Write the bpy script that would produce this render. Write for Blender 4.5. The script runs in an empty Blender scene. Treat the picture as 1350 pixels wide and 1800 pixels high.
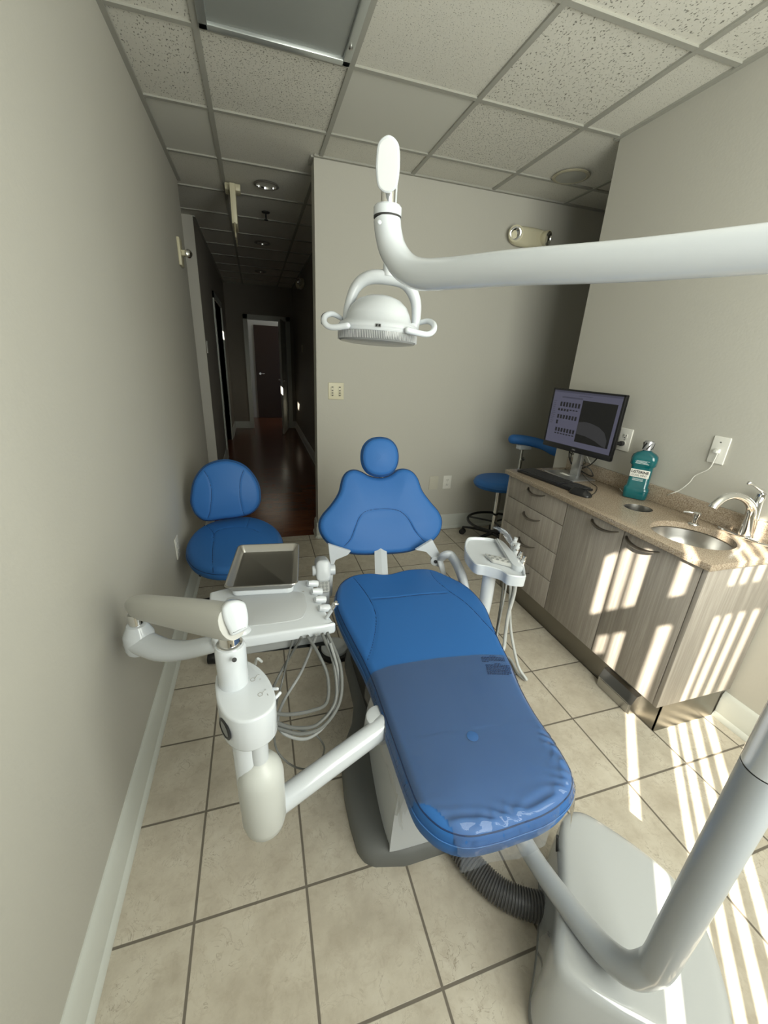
import bpy, bmesh, math, random
import numpy as np
from mathutils import Vector, Matrix
sc = bpy.context.scene
COL = sc.collection
random.seed(4)
PI = math.pi
# ------------------------------------------------------------------ camera, world, lights
CAM = np.array([0, 0, 1.4525])
R2 = np.array([0.9566172, -0.2873823, 0.0479052])
U2 = np.array([0.0601154, 0.3555857, 0.9327084])
FW = np.array([0.2850783, 0.8893651, -0.3574356])
FPX = 702.27
cd = bpy.data.cameras.new('camera'); cam = bpy.data.objects.new('camera', cd); COL.objects.link(cam)
cd.sensor_fit = 'VERTICAL'; cd.sensor_height = 36; cd.sensor_width = 27; cd.lens = FPX / 1800 * 36
cd.clip_start = 0.02
m = Matrix([[R2[i], U2[i], -FW[i], CAM[i]] for i in range(3)] + [[0, 0, 0, 1]])
cam.matrix_world = m
sc.camera = cam
vs = sc.view_settings
vs.view_transform = 'Standard'; vs.look = 'None'; vs.gamma = 1.0; vs.use_curve_mapping = False
vs.exposure = 0.0
w = bpy.data.worlds.new('world'); sc.world = w; w.use_nodes = True
w.node_tree.nodes['Background'].inputs[0].default_value = (0.75, 0.86, 1.0, 1)
w.node_tree.nodes['Background'].inputs[1].default_value = 1.2
SUN_E = math.radians(34.1)
sd = bpy.data.lights.new('sun', 'SUN'); so = bpy.data.objects.new('sun', sd); COL.objects.link(so)
sd.energy = 26; sd.angle = math.radians(0.45); sd.color = (1.0, 0.93, 0.78)
so.location = (-3, -4, 4)
so.rotation_euler = Vector((math.cos(SUN_E) * .7071, math.cos(SUN_E) * .7071, -math.sin(SUN_E))).to_track_quat('-Z', 'Y').to_euler()
def area(name, loc, rot, sx, sy, e, c):
    l = bpy.data.lights.new(name, 'AREA'); o = bpy.data.objects.new(name, l); COL.objects.link(o)
    l.shape = 'RECTANGLE'; l.size = sx; l.size_y = sy; l.energy = e; l.color = c
    o.location = loc; o.rotation_euler = rot; return o
area('window_daylight', (1.12, -0.52, 1.72), (PI / 2, 0, 0), 1.45, 1.45, 66, (0.97, 0.995, 0.90))

# ------------------------------------------------------------------ helpers
def ray(u, v): return FW + R2 * (u - 675) / FPX - U2 * (v - 900) / FPX
def Pz(u, v, z): d = ray(u, v); return CAM + d * (z - CAM[2]) / d[2]
def Px(u, v, x): d = ray(u, v); return CAM + d * x / d[0]
def Py(u, v, y): d = ray(u, v); return CAM + d * y / d[1]
def Pd(u, v, D): return CAM + ray(u, v) * D
def Pp(u, v, p0, n):
    d = ray(u, v); n = np.array(n, float); p0 = np.array(p0, float)
    return CAM + d * ((p0 - CAM) @ n) / (d @ n)

def base(label, cat, o, group=None):
    o['label'] = label; o['category'] = cat
    if group: o['group'] = group
def thing(name, label, cat, loc, group=None):
    o = bpy.data.objects.new(name, None); COL.objects.link(o); o.location = [float(a) for a in loc]
    o.empty_display_size = .05
    base(label, cat, o, group); o['wl'] = None; del o['wl']
    return o
def wloc(o):
    p = Vector((0, 0, 0))
    while o is not None: p += o.location; o = o.parent
    return p
def mk(name, vf, mat, parent=None, smooth=True, label=None, cat=None, group=None, kind=None, auto=35):
    V, F = vf
    V = np.array([[float(c) for c in v] for v in V])
    if parent is not None: org = np.array(wloc(parent))
    else: org = np.array([(V[:, 0].min() + V[:, 0].max()) / 2, (V[:, 1].min() + V[:, 1].max()) / 2, V[:, 2].min()])
    me = bpy.data.meshes.new(name)
    me.from_pydata([tuple(v) for v in (V - org)], [], [tuple(int(i) for i in f) for f in F])
    bm = bmesh.new(); bm.from_mesh(me)
    bmesh.ops.remove_doubles(bm, verts=bm.verts, dist=1e-6)
    bmesh.ops.recalc_face_normals(bm, faces=bm.faces)
    if smooth:
        for f in bm.faces: f.smooth = True
        for e in bm.edges:
            if len(e.link_faces) == 2 and e.calc_face_angle(0) > math.radians(auto): e.smooth = False
    bm.to_mesh(me); bm.free()
    me.materials.append(mat)
    o = bpy.data.objects.new(name, me); COL.objects.link(o)
    if parent is not None: o.parent = parent
    else: o.location = org.tolist()
    if label: o['label'] = label
    if cat: o['category'] = cat
    if group: o['group'] = group
    if kind: o['kind'] = kind
    return o
def S(name, vf, mat, parent=None, **k): return mk(name, vf, mat, parent, kind=None if parent else 'structure', **k)

def join(*parts):
    V = []; F = []
    for (v, f) in parts:
        n = len(V); V += [tuple(x) for x in v]; F += [[i + n for i in ff] for ff in f]
    return V, F
def box(x0, x1, y0, y1, z0, z1, bev=0, seg=2):
    if bev <= 0:
        V = [(x, y, z) for x in (x0, x1) for y in (y0, y1) for z in (z0, z1)]
        return V, [(0, 1, 3, 2), (4, 6, 7, 5), (0, 4, 5, 1), (2, 3, 7, 6), (0, 2, 6, 4), (1, 5, 7, 3)]
    bm = bmesh.new()
    vf = box(x0, x1, y0, y1, z0, z1)
    vs_ = [bm.verts.new(v) for v in vf[0]]
    for f in vf[1]: bm.faces.new([vs_[i] for i in f])
    bmesh.ops.recalc_face_normals(bm, faces=bm.faces)
    bmesh.ops.bevel(bm, geom=list(bm.edges), offset=bev, segments=seg, affect='EDGES', profile=.5)
    bm.verts.index_update()
    r = [tuple(v.co) for v in bm.verts], [[v.index for v in f.verts] for f in bm.faces]
    bm.free(); return r
def xf(vf, M):
    return [tuple(M @ Vector([float(c) for c in v])) for v in vf[0]], vf[1]
def frame(o, x, z):
    x = Vector([float(a) for a in x]).normalized(); z = Vector([float(a) for a in z]); z = (z - x * z.dot(x)).normalized(); y = z.cross(x)
    return Matrix([[x[i], y[i], z[i], float(o[i])] for i in range(3)] + [[0, 0, 0, 1]])
def spline(P, n=8, closed=False):
    P = [np.array(p, float) for p in P]; N = len(P); out = []
    rng = range(N) if closed else range(N - 1)
    for i in rng:
        if closed: a, b, c, d = P[i - 1], P[i], P[(i + 1) % N], P[(i + 2) % N]
        else: a, b, c, d = P[max(i - 1, 0)], P[i], P[i + 1], P[min(i + 2, N - 1)]
        for k in range(n):
            t = k / n
            out.append(.5 * ((2 * b) + (c - a) * t + (2 * a - 5 * b + 4 * c - d) * t * t + (3 * b - 3 * c + d - a) * t ** 3))
    if not closed: out.append(P[-1])
    return out
def resample(P, N, closed=True):
    P = np.array(P, float)
    Q = np.vstack([P, P[:1]]) if closed else P
    s = np.concatenate([[0], np.cumsum(np.linalg.norm(np.diff(Q, axis=0), axis=1))])
    t = np.linspace(0, s[-1], N + 1 if closed else N)
    R = np.stack([np.interp(t, s, Q[:, i]) for i in range(Q.shape[1])], 1)
    return R[:-1] if closed else R
def tube(P, r, seg=14, n=8, sm=True, sy=1.0, cap=True, up=(0, 0, 1), rnd=False):
    P = [np.array(p, float) for p in P]
    rr = list(r) if hasattr(r, '__len__') else [r] * len(P)
    if sm and len(P) > 2:
        Q = spline([np.append(p, q) for p, q in zip(P, rr)], n); P = [q[:3] for q in Q]; rr = [max(float(q[3]), 1e-5) for q in Q]
    if rnd:   # rounded ends
        a = P[0] - P[1]; a /= np.linalg.norm(a); b = P[-1] - P[-2]; b /= np.linalg.norm(b)
        pa = [P[0] + a * rr[0] * math.sin(t) for t in (1.45, 1.1, .75, .4)]; ra = [rr[0] * math.cos(t) for t in (1.45, 1.1, .75, .4)]
        pb = [P[-1] + b * rr[-1] * math.sin(t) for t in (.4, .75, 1.1, 1.45)]; rb = [rr[-1] * math.cos(t) for t in (.4, .75, 1.1, 1.45)]
        P = pa + P + pb; rr = ra + rr + rb
    V = []; F = []; N = len(P); T = []
    for i in range(N):
        t = P[min(i + 1, N - 1)] - P[max(i - 1, 0)]; T.append(t / (np.linalg.norm(t) + 1e-12))
    u = np.array(up, float)
    if abs(u @ T[0]) > .95: u = np.array([1., 0, 0])
    u = u - T[0] * (u @ T[0]); u /= np.linalg.norm(u)
    for i in range(N):
        u = u - T[i] * (u @ T[i]); u /= np.linalg.norm(u); v = np.cross(T[i], u)
        for k in range(seg):
            a = 2 * PI * k / seg
            V.append(P[i] + (u * math.cos(a) * sy + v * math.sin(a)) * rr[i])
    for i in range(N - 1):
        for k in range(seg):
            k2 = (k + 1) % seg
            F.append((i * seg + k, i * seg + k2, (i + 1) * seg + k2, (i + 1) * seg + k))
    if cap:
        F.append(list(range(seg))[::-1]); F.append([(N - 1) * seg + k for k in range(seg)])
    return V, F
def lathe(prof, seg=28, o=(0, 0, 0), ax=(0, 0, 1), xd=(1, 0, 0), sx=1, sy=1, cap=True):
    V = []; F = []
    for (r, z) in prof:
        for k in range(seg):
            a = 2 * PI * k / seg; V.append((r * math.cos(a) * sx, r * math.sin(a) * sy, z))
    for i in range(len(prof) - 1):
        for k in range(seg):
            k2 = (k + 1) % seg; F.append((i * seg + k, i * seg + k2, (i + 1) * seg + k2, (i + 1) * seg + k))
    if cap:
        F.append(list(range(seg))[::-1]); F.append([(len(prof) - 1) * seg + k for k in range(seg)])
    x = xd if abs(np.dot(np.array(xd) / np.linalg.norm(xd), np.array(ax) / np.linalg.norm(ax))) < .95 else (0, 1, 0)
    z = Vector([float(a) for a in ax]).normalized(); x = Vector([float(a) for a in x]); x = (x - z * x.dot(z)).normalized(); y = z.cross(x)
    M = Matrix([[x[i], y[i], z[i], float(o[i])] for i in range(3)] + [[0, 0, 0, 1]])
    return xf((V, F), M)
def cyl(p, q_, r, seg=20, bev=0):
    p = np.array(p, float); q_ = np.array(q_, float); L = np.linalg.norm(q_ - p)
    pr = [(r, 0), (r, L)] if not bev else [(r - bev, 0), (r - bev * .3, bev * .3), (r, bev), (r, L - bev), (r - bev * .3, L - bev * .3), (r - bev, L)]
    return lathe(pr, seg, p, q_ - p)
def inset(O, d):
    O = np.array(O, float); N = len(O)
    t = np.roll(O, -1, 0) - np.roll(O, 1, 0); t /= np.linalg.norm(t, axis=1)[:, None] + 1e-12
    n = np.stack([-t[:, 1], t[:, 0]], 1)
    A = .5 * np.sum(O[:, 0] * np.roll(O[:, 1], -1) - np.roll(O[:, 0], -1) * O[:, 1])
    if A < 0: n = -n
    return O + n * d
def slab(O, z0, z1, b=.004, seg=3, M=None, bot=True, taper=0):
    """rounded-edge extrusion of a closed outline (N x 2)"""
    O = np.array(O, float); rings = []
    if bot: 
        for k in range(seg + 1):
            a = PI / 2 * (1 - k / seg); rings.append((b * (1 - math.cos(a)) - taper, z0 + b * (1 - math.sin(a))))
    else: rings.append((-taper, z0))
    for k in range(seg + 1):
        a = PI / 2 * k / seg; rings.append((b * (1 - math.cos(a)), z1 - b * (1 - math.sin(a))))
    V = []; F = []; N = len(O)
    for d, z in rings:
        for p in inset(O, d): V.append((p[0], p[1], z))
    for i in range(len(rings) - 1):
        for k in range(N):
            k2 = (k + 1) % N; F.append((i * N + k, i * N + k2, (i + 1) * N + k2, (i + 1) * N + k))
    F.append(list(range(N))[::-1]); F.append([(len(rings) - 1) * N + k for k in range(N)])
    return (V, F) if M is None else xf((V, F), M)
def rrect(w_, h_, r, n=5, cx=0, cy=0):
    P = []
    for sx, sy, a0 in ((1, 1, 0), (-1, 1, PI / 2), (-1, -1, PI), (1, -1, 1.5 * PI)):
        for k in range(n + 1):
            a = a0 + PI / 2 * k / n
            P.append((cx + sx * (w_ / 2 - r) + r * math.cos(a), cy + sy * (h_ / 2 - r) + r * math.sin(a)))
    return P
def pdist(P, L, closed=False):
    L = np.array(L, float); A = L if closed else L[:-1]; B = np.roll(L, -1, 0) if closed else L[1:]
    d = B - A; dd = (d ** 2).sum(1) + 1e-12; best = np.full(len(P), 1e9)
    for a, e, q_ in zip(A, d, dd):
        t = np.clip(((P - a) @ e) / q_, 0, 1); best = np.minimum(best, np.linalg.norm(P - (a + t[:, None] * e), axis=1))
    return best
class Cushion:
    """upholstered pad: outline (2-D, local), rounded top edge r, dome, stitched grooves"""
    def __init__(s, outline, M, T, r, dome, grooves=(), gw=.004, gd=.003, axis=None, N=200, K=34, D=.12, extra=None):
        s.O = resample(spline(outline, 8, True), N); s.M = M; s.T = T; s.r = r; s.dome = dome; s.extra = extra
        s.gr = [np.array(spline(g, 6)) for g in grooves]; s.gw = gw; s.gd = gd; s.D = D; s.K = K; s.N = N
        s.axis = axis if axis is not None else (s.O.mean(0), s.O.mean(0) + 1e-4)
    def h(s, P, d=None, groove=True):
        if d is None: d = pdist(P, s.O, True)
        z = -s.r + s.r * np.sqrt(np.clip(1 - (1 - np.minimum(d / s.r, 1)) ** 2, 0, 1)) + s.dome * (1 - np.exp(-(d / s.D) ** 1.5))
        if groove:
            for g in s.gr: z -= s.gd * np.exp(-(pdist(P, g) / s.gw) ** 2)
        if s.extra: z += s.extra(P)
        return z
    def mesh(s):
        O = s.O; N = s.N; a, b = [np.array(v, float) for v in s.axis]; e = b - a
        t = np.clip(((O - a) @ e) / (e @ e), 0, 1); C = a + t[:, None] * e
        rings = []
        rb = min(s.r * .8, s.T * .4)
        for k in range(5):
            an = PI / 2 * (1 - k / 4); rings.append((inset(O, rb * (1 - math.cos(an))), np.full(N, -s.T + rb * (1 - math.sin(an)))))
        ex = s.extra(O) if s.extra else 0
        mid = (-s.T + rb - s.r) / 2
        rings[-1] = (rings[-1][0], rings[-1][1])
        rings.append((inset(O, -.004), np.full(N, mid)))
        ds = [0, .02, .06, .12, .2, .3, .42, .56, .72, .88, 1.0]
        for f in ds:
            Q = inset(O, s.r * f); rings.append((Q, s.h(Q, np.full(N, s.r * f)) if f == 0 else s.h(Q)))
        Q0 = inset(O, s.r)
        for k in range(1, s.K + 1):
            Q = Q0 + (C - Q0) * (k / s.K); rings.append((Q, s.h(Q)))
        V = np.concatenate([np.column_stack([q, z + (0 if i > 5 or not s.extra else ex)]) for i, (q, z) in enumerate(rings)])
        F = []
        for i in range(len(rings) - 1):
            for k in range(N):
                k2 = (k + 1) % N; F.append((i * N + k, i * N + k2, (i + 1) * N + k2, (i + 1) * N + k))
        F.append(list(range(N))[::-1])
        return xf((V.tolist(), F), s.M)
    def piping(s, off, r=.0016, dz=0):
        Q = inset(s.O, off); z = s.h(Q, groove=False) + dz
        L = [tuple(s.M @ Vector((*q, zz))) for q, zz in zip(Q.tolist(), z.tolist())]; L.append(L[0])
        return tube(L, r, 6, sm=False, cap=False)
    def seams(s, r=.0017):
        out = []
        for g in s.gr:
            z = s.h(g); out.append(tube([tuple(s.M @ Vector((*q, zz + .0002))) for q, zz in zip(g.tolist(), z.tolist())], r, 6, sm=False))
        return join(*out)
    def loc(s, u, v, off=0):
        """pixel of the photograph onto the pad's plane, local coordinates"""
        n = np.array(s.M.col[2][:3]); p = Pp(u, v, np.array(s.M.col[3][:3]) + n * off, n)
        q_ = s.M.inverted() @ Vector(p.tolist()); return (q_.x, q_.y)
def toloc(M, u, v, off=0):
    n = np.array(M.col[2][:3]); p = Pp(u, v, np.array(M.col[3][:3]) + n * off, n)
    q_ = M.inverted() @ Vector(p.tolist()); return (q_.x, q_.y)
def textmesh(s, size, M, ext=.0004, bold=0, sx=1.0, font_shear=0):
    c = bpy.data.curves.new('t', 'FONT'); c.body = s; c.size = size; c.extrude = ext; c.align_x = 'CENTER'; c.align_y = 'CENTER'; c.offset = bold; c.shear = font_shear
    o = bpy.data.objects.new('t', c); COL.objects.link(o)
    dg = bpy.context.evaluated_depsgraph_get(); me = bpy.data.meshes.new_from_object(o.evaluated_get(dg))
    V = [(v.co.x * sx, v.co.y, v.co.z) for v in me.vertices]; F = [list(p.vertices) for p in me.polygons]
    bpy.data.objects.remove(o); bpy.data.curves.remove(c); bpy.data.meshes.remove(me)
    return xf((V, F), M)

# ------------------------------------------------------------------ materials
def mat(name, col, rough=.5, metal=0, spec=.5, coat=0, noise=None, bump=None, emit=None, trans=0, ior=1.45, alpha=1, crough=.05):
    """noise=(scale, second colour, mapping scale xyz, detail)  bump=(scale, strength, distance)"""
    m = bpy.data.materials.new(name); m.use_nodes = True; nt = m.node_tree; b = nt.nodes['Principled BSDF']
    b.inputs['Base Color'].default_value = (*col, 1); b.inputs['Roughness'].default_value = rough; b.inputs['Metallic'].default_value = metal
    b.inputs['Specular IOR Level'].default_value = spec; b.inputs['Coat Weight'].default_value = coat; b.inputs['Coat Roughness'].default_value = crough
    b.inputs['Transmission Weight'].default_value = trans; b.inputs['IOR'].default_value = ior; b.inputs['Alpha'].default_value = alpha
    if emit: b.inputs['Emission Color'].default_value = (*emit[0], 1); b.inputs['Emission Strength'].default_value = emit[1]
    g = None
    if noise or bump: g = nt.nodes.new('ShaderNodeNewGeometry')
    if noise:
        mp = nt.nodes.new('ShaderNodeMapping'); nt.links.new(g.outputs['Position'], mp.inputs[0]); mp.inputs['Scale'].default_value = noise[2] if len(noise) > 2 else (1, 1, 1)
        n = nt.nodes.new('ShaderNodeTexNoise'); n.inputs['Scale'].default_value = noise[0]; n.inputs['Detail'].default_value = noise[3] if len(noise) > 3 else 4
        nt.links.new(mp.outputs[0], n.inputs['Vector'])
        r = nt.nodes.new('ShaderNodeValToRGB'); r.color_ramp.elements[0].position = .35; r.color_ramp.elements[1].position = .65
        r.color_ramp.elements[0].color = (*col, 1); r.color_ramp.elements[1].color = (*noise[1], 1)
        nt.links.new(n.outputs['Fac'], r.inputs[0]); nt.links.new(r.outputs[0], b.inputs['Base Color'])
    if bump:
        n = nt.nodes.new('ShaderNodeTexNoise'); n.inputs['Scale'].default_value = bump[0]; n.inputs['Detail'].default_value = 3
        nt.links.new(g.outputs['Position'], n.inputs['Vector'])
        bp = nt.nodes.new('ShaderNodeBump'); bp.inputs['Strength'].default_value = bump[1]; bp.inputs['Distance'].default_value = bump[2]
        nt.links.new(n.outputs['Fac'], bp.inputs['Height']); nt.links.new(bp.outputs[0], b.inputs['Normal'])
    return m
class NT:
    def __init__(s, name):
        s.m = bpy.data.materials.new(name); s.m.use_nodes = True; s.nt = s.m.node_tree; s.b = s.nt.nodes['Principled BSDF']
        s.pos = s.n('ShaderNodeNewGeometry').outputs['Position']
    def n(s, t, **k):
        nd = s.nt.nodes.new(t)
        for a, v in k.items(): setattr(nd, a, v)
        return nd
    def l(s, a, b_): s.nt.links.new(a, b_)
    def val(s, i, v):
        if hasattr(v, 'is_linked') or hasattr(v, 'links'): s.l(v, i)
        else: i.default_value = v
    def math(s, op, a, b_=0, c=None):
        nd = s.n('ShaderNodeMath', operation=op); s.val(nd.inputs[0], a); s.val(nd.inputs[1], b_)
        if c is not None: s.val(nd.inputs[2], c)
        return nd.outputs[0]
    def noise(s, scale, vec=None, detail=4, rough=.5, dist=0):
        nd = s.n('ShaderNodeTexNoise'); s.l(vec or s.pos, nd.inputs['Vector']); nd.inputs['Scale'].default_value = scale; nd.inputs['Detail'].default_value = detail; nd.inputs['Roughness'].default_value = rough; nd.inputs['Distortion'].default_value = dist
        return nd.outputs['Fac']
    def map(s, sc_, loc=(0, 0, 0)):
        nd = s.n('ShaderNodeMapping'); s.l(s.pos, nd.inputs[0]); nd.inputs['Scale'].default_value = sc_; nd.inputs['Location'].default_value = loc; return nd.outputs[0]
    def ramp(s, fac, stops):
        nd = s.n('ShaderNodeValToRGB'); e = nd.color_ramp.elements
        while len(e) < len(stops): e.new(.5)
        for el, (p, c) in zip(e, stops): el.position = p; el.color = (*c, 1)
        s.l(fac, nd.inputs[0]); return nd.outputs[0]
    def mix(s, f, a, b_, mode='MIX'):
        nd = s.n('ShaderNodeMixRGB', blend_type=mode); s.val(nd.inputs[0], f)
        for i, v in ((1, a), (2, b_)):
            if isinstance(v, tuple): nd.inputs[i].default_value = (*v, 1)
            else: s.l(v, nd.inputs[i])
        return nd.outputs[0]
    def bump(s, h_, st, dist):
        nd = s.n('ShaderNodeBump'); nd.inputs['Strength'].default_value = st; nd.inputs['Distance'].default_value = dist; s.l(h_, nd.inputs['Height']); s.l(nd.outputs[0], s.b.inputs['Normal'])

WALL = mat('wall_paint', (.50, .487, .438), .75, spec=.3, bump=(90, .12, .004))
WALLH = mat('hall_taupe_dimmed', (.31, .285, .25), .75)  # taupe hall walls, deepened so the colour carries the hall's dimness
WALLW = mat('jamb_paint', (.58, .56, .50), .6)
TRIM = mat('trim_paint', (.62, .64, .60), .35)
GRID = mat('grid_metal', (.37, .365, .325), .6)
WHITE = mat('gloss_white_enamel', (.61, .645, .685), .16, coat=.5)
PLASTIC = mat('white_plastic', (.56, .59, .62), .3, coat=.2)
SATIN = mat('satin_white', (.60, .60, .57), .45)
ARMGREY = mat('arm_grey', (.50, .50, .475), .4)
GREYPL = mat('grey_plastic', (.26, .27, .27), .45)
BASEGREY = mat('base_grey', (.15, .155, .15), .5, bump=(400, .1, .001))
CHROME = mat('chrome', (.80, .80, .80), .07, 1)
STEEL = mat('brushed_steel', (.50, .49, .47), .28, 1, bump=(300, .03, .001))
NICKEL = mat('nickel', (.24, .22, .20), .32, 1)
BLACK = mat('black_plastic', (.012, .012, .013), .35)
RUBBER = mat('black_rubber', (.02, .02, .02), .6)
BLUE = mat('blue_vinyl', (.029, .132, .385), .5, spec=.3, bump=(900, .05, .0008))
BLUE_S = mat('blue_seam', (.006, .028, .10), .7)
BLUE_T = mat('blue_thread', (.05, .18, .46), .5)
CREAM = mat('cream_plastic', (.62, .58, .42), .4)
HOSE = mat('hose_grey', (.13, .135, .13), .45)
HOSEL = mat('hose_light_grey', (.52, .54, .54), .4)
PORC = mat('outlet_white', (.74, .73, .68), .35)
DARK = mat('dark_slot', (.03, .03, .03), .6)

def tile_mat():
    t = NT('floor_tile'); sep = t.n('ShaderNodeSeparateXYZ'); t.l(t.pos, sep.inputs[0])
    sx, sy = .3010, .2964
    fx = t.math('DIVIDE', t.math('SUBTRACT', sep.outputs[0], -.2507 - 30 * sx), sx); fy = t.math('DIVIDE', t.math('SUBTRACT', sep.outputs[1], .7164 - 30 * sy), sy)
    def edge(f, s_):
        a = t.math('FRACT', t.math('ADD', f, .5)); return t.math('MULTIPLY', t.math('ABSOLUTE', t.math('SUBTRACT', a, .5)), s_)
    d = t.math('MINIMUM', edge(fx, sx), edge(fy, sy))
    mask = t.n('ShaderNodeMapRange'); t.l(d, mask.inputs[0]); mask.inputs[1].default_value = .0027; mask.inputs[2].default_value = .0042
    idv = t.n('ShaderNodeCombineXYZ'); t.l(t.math('FLOOR', fx), idv.inputs[0]); t.l(t.math('FLOOR', fy), idv.inputs[1])
    wn = t.n('ShaderNodeTexWhiteNoise'); t.l(idv.outputs[0], wn.inputs[0])
    off = t.n('ShaderNodeVectorMath', operation='MULTIPLY_ADD'); t.l(wn.outputs['Color'], off.inputs[0]); off.inputs[1].default_value = (7, 7, 7); t.l(t.pos, off.inputs[2])
    n1 = t.noise(9, off.outputs[0], 6, .62); n2 = t.noise(34, off.outputs[0], 5, .7, .6)
    n3 = t.noise(14, off.outputs[0], 4, .6, 1.4)
    c = t.ramp(n1, [(.32, (.44, .395, .32)), (.52, (.54, .495, .41)), (.7, (.60, .56, .475))])
    c = t.mix(t.math('MULTIPLY', t.ramp(n2, [(.35, (1, 1, 1)), (.5, (0, 0, 0))]), .4), c, (.37, .315, .245))
    vein = t.ramp(t.math('ABSOLUTE', t.math('SUBTRACT', n3, .5)), [(0, (1, 1, 1)), (.012, (0, 0, 0))])
    c = t.mix(t.math('MULTIPLY', t.math('MULTIPLY', vein, t.ramp(n1, [(.45, (0, 0, 0)), (.62, (1, 1, 1))])), .7), c, (.20, .16, .11))
    c = t.mix(t.math('MULTIPLY', wn.outputs['Value'], .12), c, (.5, .42, .32))
    g = t.mix(mask.outputs[0], (.155, .135, .108), c)
    t.l(g, t.b.inputs['Base Color'])
    t.l(t.math('SUBTRACT', .75, t.math('MULTIPLY', mask.outputs[0], .42)), t.b.inputs['Roughness'])
    h = t.math('ADD', mask.outputs[0], t.math('MULTIPLY', n2, .12)); t.bump(h, .5, .002)
    t.b.inputs['Specular IOR Level'].default_value = .45
    return t.m
TILE = tile_mat()
def wood_floor():
    t = NT('hall_wood'); v = t.map((1, 1, 1), (.13, .02, 0))
    br = t.n('ShaderNodeTexBrick'); t.l(v, br.inputs['Vector']); br.inputs['Scale'].default_value = 1; br.inputs['Brick Width'].default_value = .55; br.inputs['Row Height'].default_value = .083
    br.inputs['Mortar Size'].default_value = .0012; br.inputs['Color1'].default_value = (.10, .028, .014, 1); br.inputs['Color2'].default_value = (.24, .078, .032, 1); br.inputs['Mortar'].default_value = (.02, .008, .004, 1); br.inputs['Bias'].default_value = -.2
    n = t.noise(6, t.map((2, 22, 1)), 5); c = t.mix(.5, br.outputs[0], t.ramp(n, [(.3, (.06, .02, .01)), (.7, (.26, .09, .04))]))
    t.l(c, t.b.inputs['Base Color']); t.b.inputs['Roughness'].default_value = .22; return t.m
WOODF = wood_floor()
def ceil_mat(name, kind):
    t = NT(name)
    base_c = (.70, .685, .62)
    if kind == 'smooth':
        t.b.inputs['Base Color'].default_value = (.62, .615, .56, 1); t.b.inputs['Roughness'].default_value = .8; return t.m
    n = t.noise(210 if kind == 'fine' else 150, t.map((1, .55, 1)) if kind == 'fissured' else None, 2, .5)
    lo = .34 if kind == 'fine' else (.36 if kind == 'fissured' else .375)
    c = t.ramp(n, [(lo - .02, (.20, .19, .16)), (lo + .015, base_c)])
    n2 = t.noise(320, None, 2); c = t.mix(t.ramp(n2, [(.4, (.25, .25, .25)), (.6, (0, 0, 0))]), c, (.57, .555, .49))
    t.l(c, t.b.inputs['Base Color']); t.b.inputs['Roughness'].default_value = .9; t.bump(t.ramp(n, [(lo - .02, (0, 0, 0)), (lo + .03, (1, 1, 1))]), .6, .003)
    return t.m
CM = {k: ceil_mat('ceiling_tile_' + k, k) for k in ('fine', 'fissured', 'pitted', 'smooth')}
def cab_mat():
    t = NT('cabinet_laminate')
    n = t.noise(5, t.map((9, 9, .55)), 6, .65, .4); n2 = t.noise(60, t.map((3, 3, .05)), 4, .6)
    c = t.ramp(n, [(.28, (.275, .245, .212)), (.5, (.36, .325, .285)), (.72, (.45, .41, .365))])
    c = t.mix(t.ramp(n2, [(.42, (.5, .5, .5)), (.58, (0, 0, 0))]), c, (.27, .238, .205))
    t.l(c, t.b.inputs['Base Color']); t.b.inputs['Roughness'].default_value = .42; t.bump(n2, .15, .001); return t.m
CAB = cab_mat()
def stone():
    t = NT('quartz_counter'); n = t.noise(260, None, 3, .7); n2 = t.noise(900, None, 2)
    c = t.ramp(n, [(.36, (.20, .145, .095)), (.5, (.36, .29, .215)), (.66, (.50, .43, .34))])
    c = t.mix(t.ramp(n2, [(.35, (.5, .5, .5)), (.45, (0, 0, 0))]), c, (.13, .1, .08))
    t.l(c, t.b.inputs['Base Color']); t.b.inputs['Roughness'].default_value = .2; return t.m
STONE = stone()
# ------------------------------------------------------------------ the room
HC = 2.607; XL = -.4704; XR = 1.9304; YB = 3.1267; XC = .4247; YW = -.55
YLE = 3.92; YH = 4.8; YE = 8.7; XHL = -.48; XHR = .745; YRE = 2.24; XAL = 3.1
S('floor', box(XL - .1, XAL + .1, YW - .1, 3.19, -.1, 0), TILE, smooth=False)
S('floor_hall', box(-1.6, XHR + .9, 3.19, YE + 1.6, -.1, -.001), WOODF, smooth=False)
S('wall_left', box(XL - .12, XL, YW - .1, YLE, 0, HC + .1), WALL, smooth=False)
S('wall_back', join(box(XC, XAL + .1, YB, YB + .13, 0, HC + .1)), WALL, smooth=False)
S('wall_right', box(XR, XR + .13, YW - .1, YRE, 0, HC + .1), WALL, smooth=False)
S('wall_alcove_side', box(XAL, XAL + .1, YRE - 1.2, YB + .1, 0, HC + .1), WALL, smooth=False)
S('wall_alcove_front', box(XR + .13, XAL, 1.0, 1.1, 0, HC + .1), WALL, smooth=False)
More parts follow.
